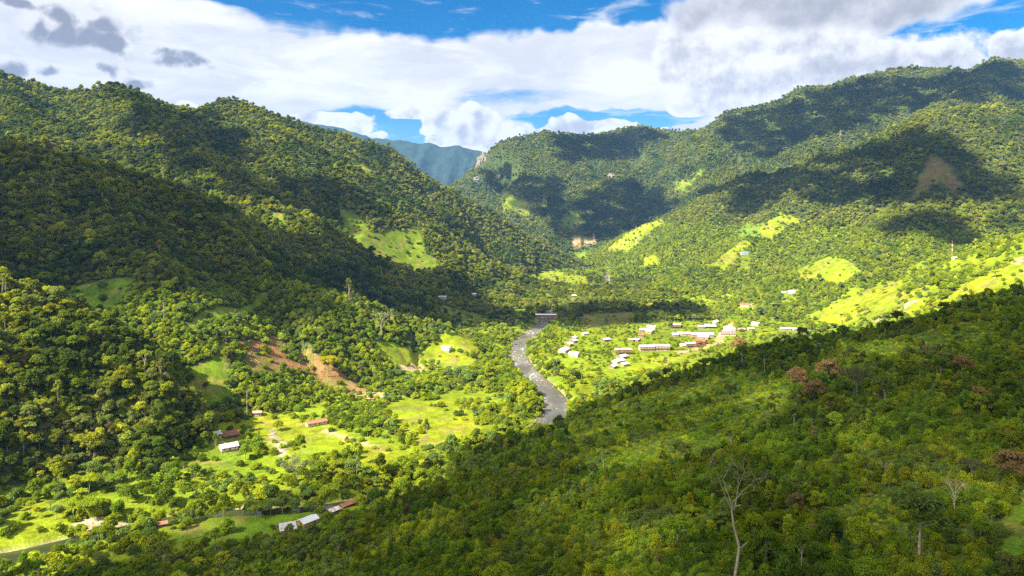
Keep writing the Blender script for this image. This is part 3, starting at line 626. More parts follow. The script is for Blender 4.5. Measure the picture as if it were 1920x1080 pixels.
# ------------------------------------------------------------------ rocks
M_ROCK = patchy('pale_rock', (.27,.23,.175), (.17,.15,.12), .06, .35, .6); M_STONE = patchy('river_stone', (.28,.225,.165), (.17,.145,.12), .5)
def rock_mesh(name, seed, squash=(1,1,.7), sub=2, amp=.22):
    rng = np.random.default_rng(seed); bm = bmesh.new(); bmesh.ops.create_icosphere(bm, subdivisions=sub, radius=1.0)
    for v in bm.verts:
        p = v.co; k = 1+amp*(2*float(vnoise(np.array(p.x*1.7+seed), np.array(p.y*1.7+p.z*1.3), seed))-1)+amp*.6*(2*float(vnoise(np.array(p.x*4+seed), np.array(p.z*4+p.y*2), seed+3))-1); v.co = Vector((p.x*k*squash[0], p.y*k*squash[1], p.z*k*squash[2]))
    me = bpy.data.meshes.new(name); bm.to_mesh(me); bm.free(); return me
ROCKS = []
for px, py, w, h, lb in ((906,302,16,26,'tall pale limestone cliff on the nose of the far mountain'),(897,312,9,18,'narrow pale cliff left of the tall limestone cliff'),(895,338,12,8,'small pale outcrop below the limestone cliff'),(934,334,8,7,'little grey-white outcrop in the shaded far slope'),(963,352,7,10,'slanting white rock scar in the shaded far slope'),(1147,332,13,13,'tan rock scar high on the sunlit far spur'),(1576,262,4,18,'thin pale rock streak below the high right mountain')):
    p = hit(px, py)
    if p is None: continue
    d = p[1]; rw, rh = w/FOC*d*.62, h/FOC*d*.62; o = link('rock_outcrop', rock_mesh('rock_outcrop', int(px), (rw, rw*.8, rh), 4, .30), M_ROCK, None, label=lb, category='cliff'); o.location = (p[0], p[1]+rw*.25, p[2]-rh*.1); ROCKS.append((p[0], p[1], rw*1.15))
o = link('boulder', rock_mesh('boulder', 3, (1.6,1.2,1.0)), M_ROCK, None, label='white boulder in the stony part of the left pasture', category='boulder'); p = hit(514,815); o.location = (p[0], p[1], p[2]+.3); CLEARINGS.append((p[0], p[1], 3))
def river_rocks():
    rng = np.random.default_rng(8); prot = []
    for s in range(6):
        bm = bmesh.new(); bm.from_mesh(rock_mesh('r', 50+s, (1,1,.65), 1, .3)); prot.append((np.array([v.co[:] for v in bm.verts]), np.array([[v.index for v in f.verts] for f in bm.faces]))); bm.free()
    V = []; F = []; base = 0; path = np.array(smooth_path(RIVER, 20))
    for i in range(1100):
        j = rng.integers(0, len(path)-1)
        if path[j][1] < 575: continue
        t = path[j+1]-path[j]; n = np.array([-t[1], t[0]])/np.hypot(*t); w_ = float(river_half(path[j][1]))
        mid = rng.random() < .2; off = rng.uniform(-.9,.9)*w_ if mid else rng.choice([-1,1])*(w_+rng.normal(1.0,1.6)); q = path[j]+n*off; r = rng.uniform(.35,1.0)*(2.0 if rng.random() < .12 else 1)
        z = max(float(hgt(q[0], q[1])), float(river_level(q[1]))-.25*r); v, f = prot[i % 6]; a = rng.uniform(0,6.28); c, s = math.cos(a), math.sin(a)
        V.append(v@np.array([[c,-s,0],[s,c,0],[0,0,1]])*r+np.array([q[0], q[1], z])); F.append(f+base); base += len(v)
    link('river_stones', mesh_np('river_stones', np.concatenate(V), np.concatenate(F)), M_STONE, None, kind='stuff', label='tan stones lying along the river banks and in the rapids', category='stones')
river_rocks()
def felled_wood():   # grey trunks and branches left lying in the cut clearing
    rng = np.random.default_rng(12); bm = bmesh.new(); poly = DIRT[0][0]
    P = np.array(poly); n = 0
    while n < 90:
        x, y = rng.uniform(P[:,0].min(), P[:,0].max()), rng.uniform(P[:,1].min(), P[:,1].max())
        if not inside(np.array([x]), np.array([y]), poly)[0]: continue
        n += 1; a = rng.uniform(0,3.14); L = rng.uniform(1.5,5.5); dx, dy = L*math.cos(a), L*math.sin(a); r = rng.uniform(.12,.3); q = [(x-dx, y-dy), (x, y), (x+dx, y+dy)]
        tube_bm(bm, [(u, v, float(hgt(u, v))+r*1.2+rng.uniform(0,.35)) for u, v in q], [r, r*.8, r*.5], 5)
    bm_obj('felled_branches', bm, patchy('grey_dead_wood', (.38,.30,.22), (.24,.17,.11), 1.0), None, kind='stuff', label='pale felled trunks lying in the bare brown clearing', category='debris')
felled_wood()
# ------------------------------------------------------------------ plant prototypes
def leaf_material(name, trans=.38):
    m = bpy.data.materials.new(name); m.use_nodes = True; t = m.node_tree; t.nodes.clear(); g = NT(t)
    ti = g.n('ShaderNodeAttribute', attribute_type='INSTANCER', attribute_name='tint'); lv = g.n('ShaderNodeAttribute', attribute_type='GEOMETRY', attribute_name='lv')
    mu = g.n('ShaderNodeVectorMath', operation='MULTIPLY'); g.put(mu.inputs[0], ti.outputs['Vector']); g.put(mu.inputs[1], lv.outputs['Vector'])
    tr = g.n('ShaderNodeVectorMath', operation='MULTIPLY'); g.put(tr.inputs[0], mu.outputs[0]); tr.inputs[1].default_value = (1.4, 1.5, .45)
    d = g.n('ShaderNodeBsdfDiffuse'); g.put(d.inputs[0], mu.outputs[0]); s = g.n('ShaderNodeBsdfTranslucent'); g.put(s.inputs[0], tr.outputs[0])
    x = g.n('ShaderNodeMixShader'); x.inputs[0].default_value = trans; g.put(x.inputs[1], d.outputs[0]); g.put(x.inputs[2], s.outputs[0])
    o = g.n('ShaderNodeOutputMaterial'); g.put(o.inputs[0], x.outputs[0]); return m
M_LEAF = leaf_material('leaves')
M_BARK = patchy('bark', (.16,.125,.09), (.27,.235,.19), 1.5); M_PALE = patchy('pale_bark', (.40,.34,.27), (.28,.22,.17), 1.8)

def kites(C, N, size, aspect=1.5, rng=RNG):
    """one bent leaf (kite of four points) per centre, facing N"""
    n = len(C); N = N/np.linalg.norm(N, axis=1, keepdims=True); A = rng.normal(size=(n,3)); T = np.cross(N, A); T /= np.linalg.norm(T, axis=1, keepdims=True); B = np.cross(N, T)
    s = np.asarray(size).reshape(-1,1)*np.ones((n,1)); V = np.stack([C-T*s*.5*aspect, C+B*s*.42+N*s*.08, C+T*s*.5*aspect, C-B*s*.42+N*s*.08], 1).reshape(-1,3)
    return V, np.arange(4*n).reshape(n,4)
_ico = bmesh.new(); bmesh.ops.create_icosphere(_ico, subdivisions=1, radius=1.0); ICO_V = np.array([v.co[:] for v in _ico.verts]); _ico.verts.ensure_lookup_table(); ICO_F = np.array([[v.index for v in f.verts] for f in _ico.faces]); _ico.free()
def crown_mesh(name, lobes, leaf, cover_k=1.5, zmin=-.45, core=.58, aspect=1.4, jit=.85, seed=0, droop=0.0):
    rng = np.random.default_rng(seed); V = []; F = []; L = []; base = 0
    for (c, r, sq) in lobes:
        n = int(cover_k*4*math.pi*r*r*.75*sq**.5/(leaf*leaf*aspect*.42)); D = rng.normal(size=(n*2,3)); D /= np.linalg.norm(D, axis=1, keepdims=True); D = D[D[:,2] > zmin][:n]
        rad = r*(.62+.62*rng.random(len(D))**1.6); P = np.array(c)+D*rad[:,None]*np.array([1,1,sq]); Nn = D/np.array([1,1,sq])+jit*rng.normal(size=D.shape); Nn[:,2] += .25-droop
        v, f = kites(P, Nn, leaf*(.65+.7*rng.random(len(D))), aspect, rng); V.append(v); F.append(f+base); base += len(v)
        tone = (.75+.5*rng.random(len(D)))*(.88+.24*rng.random()); hue = rng.normal(0,.045,len(D)); L.append(np.repeat(np.c_[tone*(1+hue), tone, tone*(1-hue)], 4, 0))
        if core:
            iv = ICO_V*r*core*np.array([1,1,sq])*(1+.12*rng.normal(size=(len(ICO_V),1)))+np.array(c); V.append(iv); F.append(np.c_[ICO_F, ICO_F[:,2]]+base); base += len(iv); L.append(np.full((len(iv),3), .8))
    V = np.concatenate(V); L = np.concatenate(L); bm_faces = np.concatenate(F)
    me = bpy.data.meshes.new(name); tri = bm_faces[:,2] == bm_faces[:,3]
    idx = [tuple(q[:3]) if t else tuple(q) for q, t in zip(bm_faces.tolist(), tri)]
    me.from_pydata(V.tolist(), [], idx); point_color(me, 'lv', L); me.materials.append(M_LEAF); return me
def trunk_mesh(name, h, r, branches, lean=(0,0), mat=None, n=7):
    bm = bmesh.new(); k = 5; pts = [(lean[0]*t*t*h+.25*r*math.sin(4*t), lean[1]*t*t*h, -1.5+(h+1.5)*t) for t in [i/k for i in range(k+1)]]
    tube_bm(bm, pts, [r*1.35]+[r*(1-.5*i/k) for i in range(1,k+1)], n)
    for (b0, b1, rr) in branches: 
        mid = [(b0[i]+b1[i])/2+(.15*(b1[2]-b0[2]) if i == 2 else 0) for i in range(3)]; tube_bm(bm, [b0, mid, b1], [rr, rr*.75, rr*.35], 5)
    me = bpy.data.meshes.new(name); bm.to_mesh(me); bm.free(); me.materials.append(mat or M_BARK); return me
PROTO = {}
def proto(key, crown, trunk): PROTO[key] = (crown, trunk)
def broad(key, h, R, nl, leaf, seed, flat=.75, trunk_r=.28, mat=None, kk=1.35, rl=(.30,.54)):
    rng = random.Random(seed); lobes = []; br = []
    for i in range(nl):
        a = i*2.399+rng.random()*.6; q = math.sqrt((i+.5)/nl); rr = R*rng.uniform(*rl)*(1.1-.35*q); d = q*(R-rr*.55)
        z = h-rr*.7 - (q**2)*R*flat*.9 + rng.uniform(-.13,.10)*h; lobes.append(((d*math.cos(a), d*math.sin(a), z), rr, rng.uniform(.62,.9)))
        if i % 2 == 0 or i < 3: br.append(((0,0,h*.45+rng.random()*h*.15), (d*math.cos(a)*.9, d*math.sin(a)*.9, z), trunk_r*.5))
    proto(key, crown_mesh(key+'_crown', lobes, leaf, kk, seed=seed), trunk_mesh(key+'_trunk', h*.72, trunk_r, br, (rng.uniform(-.05,.05), rng.uniform(-.05,.05)), mat))
def umbrella(key, h, R, nl, leaf, seed):
    rng = random.Random(seed); lobes = []; br = []
    for i in range(nl):
        a = i*2.399; q = math.sqrt((i+.3)/nl); rr = R*rng.uniform(.28,.4); d = q*R*.85; z = h-.18*R*q*q-rng.uniform(0,.06)*h-rr*.3
        lobes.append(((d*math.cos(a), d*math.sin(a), z), rr, .42)); br.append(((0,0,h*.5+.1*h*rng.random()), (d*math.cos(a)*.9, d*math.sin(a)*.9, z-rr*.2), .16))
    proto(key, crown_mesh(key+'_crown', lobes, leaf, 1.25, zmin=-.2, core=.6, seed=seed), trunk_mesh(key+'_trunk', h*.62, .3, br, (.06,.02), M_PALE))
def shrub(key, h, R, nl, leaf, seed, kk=1.5, aspect=1.6, droop=0.0):
    rng = random.Random(seed); lobes = []
    for i in range(nl):
        a = i*2.399+rng.random(); q = math.sqrt((i+.2)/nl); rr = R*rng.uniform(.38,.6); d = q*(R-rr*.4); z = rr*.5+(h-rr*1.3)*(1-q*q*.75)*rng.uniform(.75,1.1)
        lobes.append(((d*math.cos(a), d*math.sin(a), max(z,.25*h)), rr, rng.uniform(.75,1.1)))
    proto(key, crown_mesh(key+'_crown', lobes, leaf, kk, zmin=-.7, core=.5, aspect=aspect, seed=seed, droop=droop),
          trunk_mesh(key+'_trunk', h*.5, .06*h**.5, [((0,0,.1*h), (.6*R*math.cos(k*2.1), .6*R*math.sin(k*2.1), .6*h), .05) for k in range(3)], n=5))
def frond_plant(key, h, nf, seed, width, mat=None, arch=1.0, r=.14):
    rng = random.Random(seed); V = []; F = []; L = []
    for i in range(nf):
        a = i*2.399; up = rng.uniform(.35,1.1); ln = h*rng.uniform(.45,.65); n = 6; tone = rng.uniform(.75,1.25); b0 = len(V)
        for k in range(n+1):
            t = k/n; rr = ln*t*math.cos(up*(1-t*.3)); z = h*.55+ln*(t*math.sin(up)-arch*.55*t*t); w = width*math.sin(math.pi*min(.97,.12+t*.85))*.5
            for s in (-1, 0, 1): V.append((rr*math.cos(a)-s*w*math.sin(a), rr*math.sin(a)+s*w*math.cos(a), z+abs(s)*w*.35)); L.append((tone,tone,tone))
            if k:
                for s in (0, 1): q = b0+(k-1)*3+s; F.append((q, q+1, q+4, q+3))
    me = bpy.data.meshes.new(key+'_crown'); me.from_pydata(V, [], F); point_color(me, 'lv', L); me.materials.append(M_LEAF)
    proto(key, me, trunk_mesh(key+'_trunk', h*.56, r, [], mat=mat))
# forest trees
broad('broad_a', 14, 5.4, 15, .75, 1); broad('broad_b', 12, 4.6, 13, .7, 2); broad('broad_c', 16, 5.0, 16, .78, 3, flat=1.1); broad('broad_d', 11, 5.8, 16, .75, 4, flat=.5)
broad('tall_a', 19, 4.0, 8, .8, 5, flat=.9, trunk_r=.3, mat=M_PALE); broad('open_a', 13, 4.6, 9, .7, 6, kk=.7, rl=(.3,.46), mat=M_PALE); broad('column_a', 13, 2.8, 8, .7, 12, flat=2.0, rl=(.5,.7))
umbrella('umbrella_a', 13, 7.0, 13, .8, 7); umbrella('umbrella_b', 11, 5.5, 10, .75, 8)
# valley bushes and palms
shrub('bush_a', 3.6, 2.6, 7, .6, 21); shrub('bush_b', 2.6, 2.2, 6, .5, 22); shrub('bush_c', 5.0, 2.6, 8, .6, 23)
frond_plant('banana', 5.0, 11, 31, .95, arch=1.1); frond_plant('palm', 9.5, 14, 32, .8, M_PALE, 1.5, .16)
# near plants with small leaves
RL = (.26,.42); broad('near_a', 9, 3.7, 17, .38, 41, trunk_r=.2, kk=1.1, rl=RL, flat=1.0); broad('near_b', 7, 3.0, 15, .33, 42, trunk_r=.16, kk=1.1, rl=RL, flat=1.2); broad('near_c', 12, 4.2, 18, .42, 43, trunk_r=.24, kk=1.0, mat=M_PALE, rl=RL); broad('near_d', 5.5, 2.4, 13, .3, 44, trunk_r=.12, kk=1.1, rl=RL, flat=1.3)
shrub('scrub_a', 2.4, 1.6, 9, .24, 51, 1.0); shrub('scrub_b', 1.7, 1.9, 9, .20, 52, 1.0, 2.4, .3); shrub('scrub_c', 3.4, 1.4, 10, .26, 53, .9)
def tuft(key, h, n, R, seed, wid):   # rough grass and cane: upright blades that bend over
    rng = random.Random(seed); V = []; F = []; L = []
    for i in range(n):
        a = rng.random()*6.283; r0 = R*math.sqrt(rng.random()); b = rng.random()*6.283; hh = h*rng.uniform(.45,1.05); ln = hh*rng.uniform(.15,.6); x0, y0 = r0*math.cos(a), r0*math.sin(a); t = rng.uniform(.7,1.3); k0 = len(V)
        for q, ww in ((0,1),(.55,.85),(1,.05)):
            cx_, cy_, cz = x0+ln*q*q*math.cos(b), y0+ln*q*q*math.sin(b), hh*(q-.18*q*q)
            for s in (-1,1): V.append((cx_-s*wid*ww*math.sin(b), cy_+s*wid*ww*math.cos(b), cz)); L.append((t,t,t))
        F += [(k0,k0+1,k0+3,k0+2), (k0+2,k0+3,k0+5,k0+4)]
    me = bpy.data.meshes.new(key+'_crown'); me.from_pydata(V, [], F); point_color(me, 'lv', L); me.materials.append(M_LEAF); proto(key, me, trunk_mesh(key+'_trunk', .3*h, .03, [], n=4))
tuft('tuft_a', 1.3, 150, 1.2, 61, .06); tuft('tuft_b', 2.0, 110, .9, 62, .07)
def sapling(key, h, nb, leaf, seed):  # thin stems with loose sprays of leaves
    rng = random.Random(seed); lobes = []
    for i in range(nb):
        a = i*2.399; z = h*(.3+.7*(i+.5)/nb); d = .22*h*(1.15-z/h)*rng.uniform(.5,1.3); lobes.append(((d*math.cos(a), d*math.sin(a), z), h*rng.uniform(.07,.13), .8))
    proto(key, crown_mesh(key+'_crown', lobes, leaf, .75, zmin=-1, core=0, seed=seed, aspect=1.9), trunk_mesh(key+'_trunk', h*.95, .07, [((0,0,c[0][2]*.75), c[0], .025) for c in lobes], n=5, mat=M_PALE))
sapling('sapling_a', 5.5, 13, .30, 71); sapling('sapling_b', 4.0, 11, .26, 72)
frond_plant('fern', 1.5, 16, 54, .34, arch=1.5, r=.05)
PKEYS = sorted(PROTO)
PCOL = bpy.data.collections.new('plant_prototypes')
for k in PKEYS:
    cr, tr = PROTO[k]; bm = bmesh.new(); bm.from_mesh(cr); nf = len(bm.faces); bm.from_mesh(tr); bm.faces.ensure_lookup_table()
    for f in bm.faces[nf:]: f.material_index = 1
    me = bpy.data.meshes.new(k); bm.to_mesh(me); bm.free(); me.materials.append(M_LEAF); me.materials.append(tr.materials[0])
    PCOL.objects.link(bpy.data.objects.new('plant_'+k, me))
PIDX = {k: i for i, k in enumerate(PKEYS)}
print('proto tris', {k: len(PROTO[k][0].polygons) for k in PKEYS})
def scatter_group():
    t = bpy.data.node_groups.new('scatter', 'GeometryNodeTree'); t.interface.new_socket('Geometry', in_out='INPUT', socket_type='NodeSocketGeometry'); t.interface.new_socket('Geometry', in_out='OUTPUT', socket_type='NodeSocketGeometry')
    N, Lk = t.nodes, t.links; gi = N.new('NodeGroupInput'); go = N.new('NodeGroupOutput'); ci = N.new('GeometryNodeCollectionInfo'); ci.inputs['Collection'].default_value = PCOL; ci.inputs['Separate Children'].default_value = True; ci.inputs['Reset Children'].default_value = True
    ip = N.new('GeometryNodeInstanceOnPoints'); ip.inputs['Pick Instance'].default_value = True
    def attr(name, ty):
        a = N.new('GeometryNodeInputNamedAttribute'); a.data_type = ty; a.inputs[0].default_value = name; return a.outputs[0]
    er = N.new('FunctionNodeEulerToRotation'); Lk.new(attr('rot', 'FLOAT_VECTOR'), er.inputs[0])
    Lk.new(gi.outputs[0], ip.inputs['Points']); Lk.new(ci.outputs[0], ip.inputs['Instance']); Lk.new(attr('pick', 'INT'), ip.inputs['Instance Index']); Lk.new(er.outputs[0], ip.inputs['Rotation']); Lk.new(attr('scl', 'FLOAT_VECTOR'), ip.inputs['Scale'])
    Lk.new(ip.outputs[0], go.inputs[0]); return t
SCATTER = scatter_group()
def scatter_object(name, P, pick, rot, scl, tint, **props):
    me = bpy.data.meshes.new(name); me.vertices.add(len(P)); me.vertices.foreach_set('co', np.asarray(P, np.float32).ravel())
    for nm, ty, arr, key in (('pick','INT',pick,'value'), ('rot','FLOAT_VECTOR',rot,'vector'), ('scl','FLOAT_VECTOR',scl,'vector'), ('tint','FLOAT_VECTOR',tint,'vector')):
        a = me.attributes.new(nm, ty, 'POINT'); a.data.foreach_set(key, np.asarray(arr, np.int32 if ty == 'INT' else np.float32).ravel())
    o = link(name, me, **props); md = o.modifiers.new('scatter', 'NODES'); md.node_group = SCATTER; return o
# ------------------------------------------------------------------ where plants grow
def jgrid(y0, y1, s, seed, margin=1.15):
    rng = np.random.default_rng(seed); half = .7402*y1*margin+40
    xs = np.arange(-half, half, s); ys = np.arange(y0, y1, s); X, Y = np.meshgrid(xs, ys); X = X.ravel()+rng.uniform(-.48,.48,X.size)*s; Y = Y.ravel()+rng.uniform(-.48,.48,Y.size)*s
    k = np.abs(X) < .7402*Y*margin+30; return X[k], Y[k], rng
def seen(x, y, top, slack=7.0):
    """False for plants well hidden behind the ground in front of them, or below the picture"""
    z = hgt(x, y)+top; ok = (CAM_Z-z)/y < (1080-HORIZON+40)/FOC + 6.0/y; t = np.linspace(.06, .985, 70)
    for f in t: 
        k = np.nonzero(ok)[0]; g = hgt(x[k]*f, y[k]*f); l = CAM_Z+(z[k]-CAM_Z)*f; ok[k[g > l+slack*f]] = False
    return ok
HX = np.array([c[0] for c in CLEARINGS]); HY = np.array([c[1] for c in CLEARINGS]); HR = np.array([c[2] for c in CLEARINGS])
def hides_house(x, y, tall, rng, wide=1.0):
    bad = np.zeros(len(x), bool); soft = rng.random(len(x)) < .93
    for cx, cy_, r in zip(HX, HY, HR):
        bad |= (x-cx)**2+(y-cy_)**2 < (r+1)**2
        dy = cy_-y; bad |= soft & (dy > 0) & (dy < tall*cy_/CAM_Z*1.15+3) & (np.abs(x-cx*(y/cy_)) < r*wide+.5)
    return bad
VILLAGE = field([(1036,692),(1040,640),(1100,612),(1200,606),(1330,600),(1440,600),(1520,612),(1500,640),(1330,668),(1180,708),(1120,720)])
FARM = field([(330,900),(390,790),(470,765),(640,770),(740,830),(720,870),(560,900)])
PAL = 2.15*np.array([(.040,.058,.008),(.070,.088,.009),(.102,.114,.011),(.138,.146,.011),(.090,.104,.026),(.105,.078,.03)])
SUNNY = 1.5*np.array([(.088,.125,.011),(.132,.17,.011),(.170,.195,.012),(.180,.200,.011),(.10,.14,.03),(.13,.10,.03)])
NEAR = 2.0*np.array([(.052,.084,.008),(.080,.116,.008),(.110,.134,.008),(.140,.150,.009),(.080,.106,.020),(.11,.085,.035)])
def pick_tint(P, w, x, y, rng, scale=45, seed=140, rare=.006):
    n = len(x); field_ = fbm(x/scale, y/scale, seed, 3); q = np.clip((field_-.5)*2.2+.5+rng.normal(0,.17,n), 0, .999)
    edges = np.cumsum(w)/np.sum(w); i = np.searchsorted(edges, q); i = np.minimum(i, 4); i[rng.random(n) < rare] = 5
    return P[i]*(rng.uniform(.68,1.32,n))[:,None]*(1+rng.normal(0,.03,(n,3)))
def choose(rng, keys, w, n):
    return np.array([PIDX[k] for k in keys])[rng.choice(len(keys), n, p=np.array(w)/sum(w))]
PH = np.array([{'broad_a':14,'broad_b':12,'broad_c':16,'broad_d':11,'tall_a':19,'open_a':13,'column_a':13,'umbrella_a':13,'umbrella_b':11,'bush_a':3.6,'bush_b':2.6,'bush_c':5,'banana':5,'palm':9.5,'near_a':9,'near_b':7,'near_c':12,'near_d':5.5,'scrub_a':2.2,'scrub_b':1.7,'scrub_c':3.4,'fern':1.5,'tuft_a':1.3,'tuft_b':2.0,'sapling_a':5.5,'sapling_b':4.0}[k] for k in PKEYS])
LAY = {'tree': [], 'scrub': [], 'bush': []}
def add(layer, x, y, pick, sc, tint, rng, sink=.3):
    n = len(x); z = hgt(x, y)-sink*sc; rot = np.c_[rng.normal(0,.06,n), rng.normal(0,.06,n), rng.uniform(0,6.283,n)]; s3 = np.c_[sc*rng.uniform(.80,1.15,n), sc*rng.uniform(.80,1.15,n), sc*rng.uniform(.85,1.25,n)]
    LAY[layer].append((np.c_[x,y,z], pick, rot, s3, tint, region(x, y)))

# 1. forest on the hills
for (y0, y1, s, sd) in ((330,700,4.8,1),(700,1400,5.3,2),(1400,2350,6.1,3),(2350,3450,7.2,4)):
    x, y, rng = jgrid(y0, y1, s, sd); r = region(x, y); k = (r >= 2) & (r <= 9) & (r != 6); x, y, r = x[k], y[k], r[k]
    fz = 4 if y0 < 1400 else 13; c = cover(x+rng.normal(0,fz,len(x)), y+rng.normal(0,fz,len(x))); rd = bil(GRD, x, y); gp = fbm(x/30, y/30, 201, 3)
    hh = hgt(x, y); foot = ((r == 4) & ((hh < 66) | (x < -190))) | ((r == 3) & (hh < 95) & (y < 830)); slope = (r == 7) & (hh < 120+60*gp); dens = np.where(gp > .68, .55, .97); dens = np.where(foot, .30, np.where(slope, .46, dens)); k = (c == 0) & (cover(x, y) >= 0) & (rd > 22) & (rng.random(len(x)) < dens)
    for qx, qy, qr in ROCKS: k &= (x-qx)**2+(y-qy+qr*.5)**2 > qr*qr
    x, y, r = x[k], y[k], r[k]
    k = seen(x, y, 13); x, y, r = x[k], y[k], r[k]; k = ~hides_house(x, y, 11, rng); x, y, r = x[k], y[k], r[k]; n = len(x)
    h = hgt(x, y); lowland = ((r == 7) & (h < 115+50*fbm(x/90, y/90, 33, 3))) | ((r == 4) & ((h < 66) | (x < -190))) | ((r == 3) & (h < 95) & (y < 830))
    big = 1.0 if y0 < 2000 else 1.08
    sc = big*(.36+.56*rng.random(n)**1.2)*(1+.5*(rng.random(n) < .10)); sc = np.where(lowland, sc*.72, sc)
    p = choose(rng, ['broad_a','broad_b','broad_c','broad_d','tall_a','open_a','column_a','umbrella_b','palm'], [5,5,4,5,1.4 if y0 < 1400 else 0,2.2,2,1.6,.8 if y0 < 1400 else 0], n)
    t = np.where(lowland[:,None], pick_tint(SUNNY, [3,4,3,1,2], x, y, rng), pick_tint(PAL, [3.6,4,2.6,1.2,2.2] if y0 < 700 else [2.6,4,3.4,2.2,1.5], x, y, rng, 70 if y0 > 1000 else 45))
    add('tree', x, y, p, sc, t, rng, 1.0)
    # a lower storey closes the gaps
    if y0 < 2000:
        x, y, rng = jgrid(y0, y1, s*.85, sd+40); r = region(x, y); k = (r >= 2) & (r <= 9) & (r != 6); k &= (y < 1400) | ((r == 7) & (hgt(x, y) < 170)); x, y = x[k], y[k]; c = cover(x, y); rd = bil(GRD, x, y); r = region(x, y)
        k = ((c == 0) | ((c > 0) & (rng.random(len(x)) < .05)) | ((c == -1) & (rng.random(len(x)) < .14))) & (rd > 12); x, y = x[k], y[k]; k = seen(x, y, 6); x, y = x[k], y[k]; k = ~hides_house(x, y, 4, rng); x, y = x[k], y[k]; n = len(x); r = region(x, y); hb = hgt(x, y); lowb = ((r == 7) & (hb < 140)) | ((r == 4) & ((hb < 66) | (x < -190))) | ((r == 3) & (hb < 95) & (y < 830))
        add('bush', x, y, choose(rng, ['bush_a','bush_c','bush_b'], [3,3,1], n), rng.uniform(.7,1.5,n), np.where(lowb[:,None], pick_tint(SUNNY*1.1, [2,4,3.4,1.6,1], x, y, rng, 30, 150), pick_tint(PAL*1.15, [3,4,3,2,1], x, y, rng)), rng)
# 2. valley floor and the sunny foothill
for (y0, y1, s, sd) in ((300,760,5.6,11),(760,1250,6.6,12),(1250,2300,8.5,13)):
    x, y, rng = jgrid(y0, y1, s, sd); r = region(x, y); k = (r == 0) | (r == 6); x, y, r = x[k], y[k], r[k]
    c = cover(x, y); rd = bil(GRD, x, y); cl = fbm(x/55, y/55, 210, 3); vil = inside(x, y, VILLAGE); farm = inside(x, y, FARM)
    woods = (y > 1080) & (y < 1750) & (r == 0) & (x < 330)                                         # darker woods beyond the bridge
    pr = np.clip((cl-.49)*2.6, .04, .55)*np.where(vil, .16, 1)*np.where(farm, .45, 1); pr = np.where(woods, .92, pr); pr = np.where((r == 6), pr*.8, pr); pr = np.where(c != 0, .012, pr)
    pr = np.where((y < 560) & (rd < 14) & (x > -205), .8, pr); k = (rd > np.where(y < 560, 5.0, np.where(y > 1185, 7.0, 17))) & (rng.random(len(x)) < pr); x, y, r, woods = x[k], y[k], r[k], woods[k]; k = seen(x, y, 10); x, y, woods = x[k], y[k], woods[k]; k = ~hides_house(x, y, 9, rng); x, y, woods = x[k], y[k], woods[k]; n = len(x)
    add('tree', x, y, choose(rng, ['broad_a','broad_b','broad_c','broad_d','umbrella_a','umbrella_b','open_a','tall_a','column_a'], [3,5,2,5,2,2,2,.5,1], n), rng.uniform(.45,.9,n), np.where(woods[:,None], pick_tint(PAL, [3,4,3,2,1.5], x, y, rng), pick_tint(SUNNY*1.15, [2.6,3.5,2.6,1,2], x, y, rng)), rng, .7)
    x, y, rng = jgrid(y0, y1, s*.68, sd+50); r = region(x, y); k = (r == 0) | (r == 6); x, y, r = x[k], y[k], r[k]
    c = cover(x, y); rd = bil(GRD, x, y); vil = inside(x, y, VILLAGE); cl = fbm(x/24, y/24, 230, 3)
    pr = np.clip((cl-.36)*3.0, .08, .88)*np.where(vil, .8, 1); pr = np.where(c > 0, np.clip((fbm(x/18, y/18, 77, 3)-.54)*1.0, .01, .2), pr); pr = np.where(c < 0, .10, pr)
    k = (rd > river_half(y)+2.0) & (rng.random(len(x)) < pr); x, y, vil = x[k], y[k], vil[k]; k = seen(x, y, 4); x, y, vil = x[k], y[k], vil[k]; k = ~hides_house(x, y, 3.0, rng); x, y, vil = x[k], y[k], vil[k]; n = len(x)
    p = choose(rng, ['bush_a','bush_b','bush_c','banana','palm'], [4,4,3,.5,.05], n); pv = choose(rng, ['bush_a','bush_b','bush_c','banana','palm'], [4,4,1.5,3,.12], n)
    pf = np.where(vil, pv, p); frond = (pf == PIDX['banana']) | (pf == PIDX['palm'])
    add('bush', x, y, pf, rng.uniform(.6,1.35,n)*np.where(vil, .8, 1), pick_tint(SUNNY*1.12, [2.5,4,3.4,1.6,1.2], x, y, rng, 30, 150)*np.where(frond, .6, 1)[:,None], rng)
# 3. the near slope
x, y, rng = jgrid(95, 640, 2.15, 21, 1.04); r = region(x, y); k = r == 1; x, y = x[k], y[k]; c = cover(x, y); k = ((c == 0) | (rng.random(len(x)) < .10)) & (rng.random(len(x)) < np.where(y > 330, .62, .93)); x, y = x[k], y[k]
k = seen(x, y, 3, 4); x, y = x[k], y[k]; k = ~hides_house(x, y, 2.2, rng); x, y = x[k], y[k]; n = len(x); cl = fbm(x/26, y/26, 240, 3)
GRASSY_LIT = [field(q) for q in ([(1050,816),(1180,745),(1400,694),(1510,715),(1460,790),(1340,850),(1200,900),(1080,880)], [(1540,650),(1700,632),(1860,600),(1850,640),(1650,680)], [(1560,930),(1700,900),(1720,1000),(1600,1040)])]  # low grassy bands; their tint is also brightened as if sunlit
gr = sum(inside(*wobble(x, y), q) for q in GRASSY_LIT) > 0
p = choose(rng, ['scrub_a','scrub_b','scrub_c','fern','tuft_a','tuft_b','sapling_a','sapling_b'], [3.5,4,2.2,1.8,3,2,.5,.7], n); p = np.where(gr & (rng.random(n) < .85), choose(rng, ['scrub_b','fern','tuft_a','tuft_b'], [1,1,3,1.5], n), p)
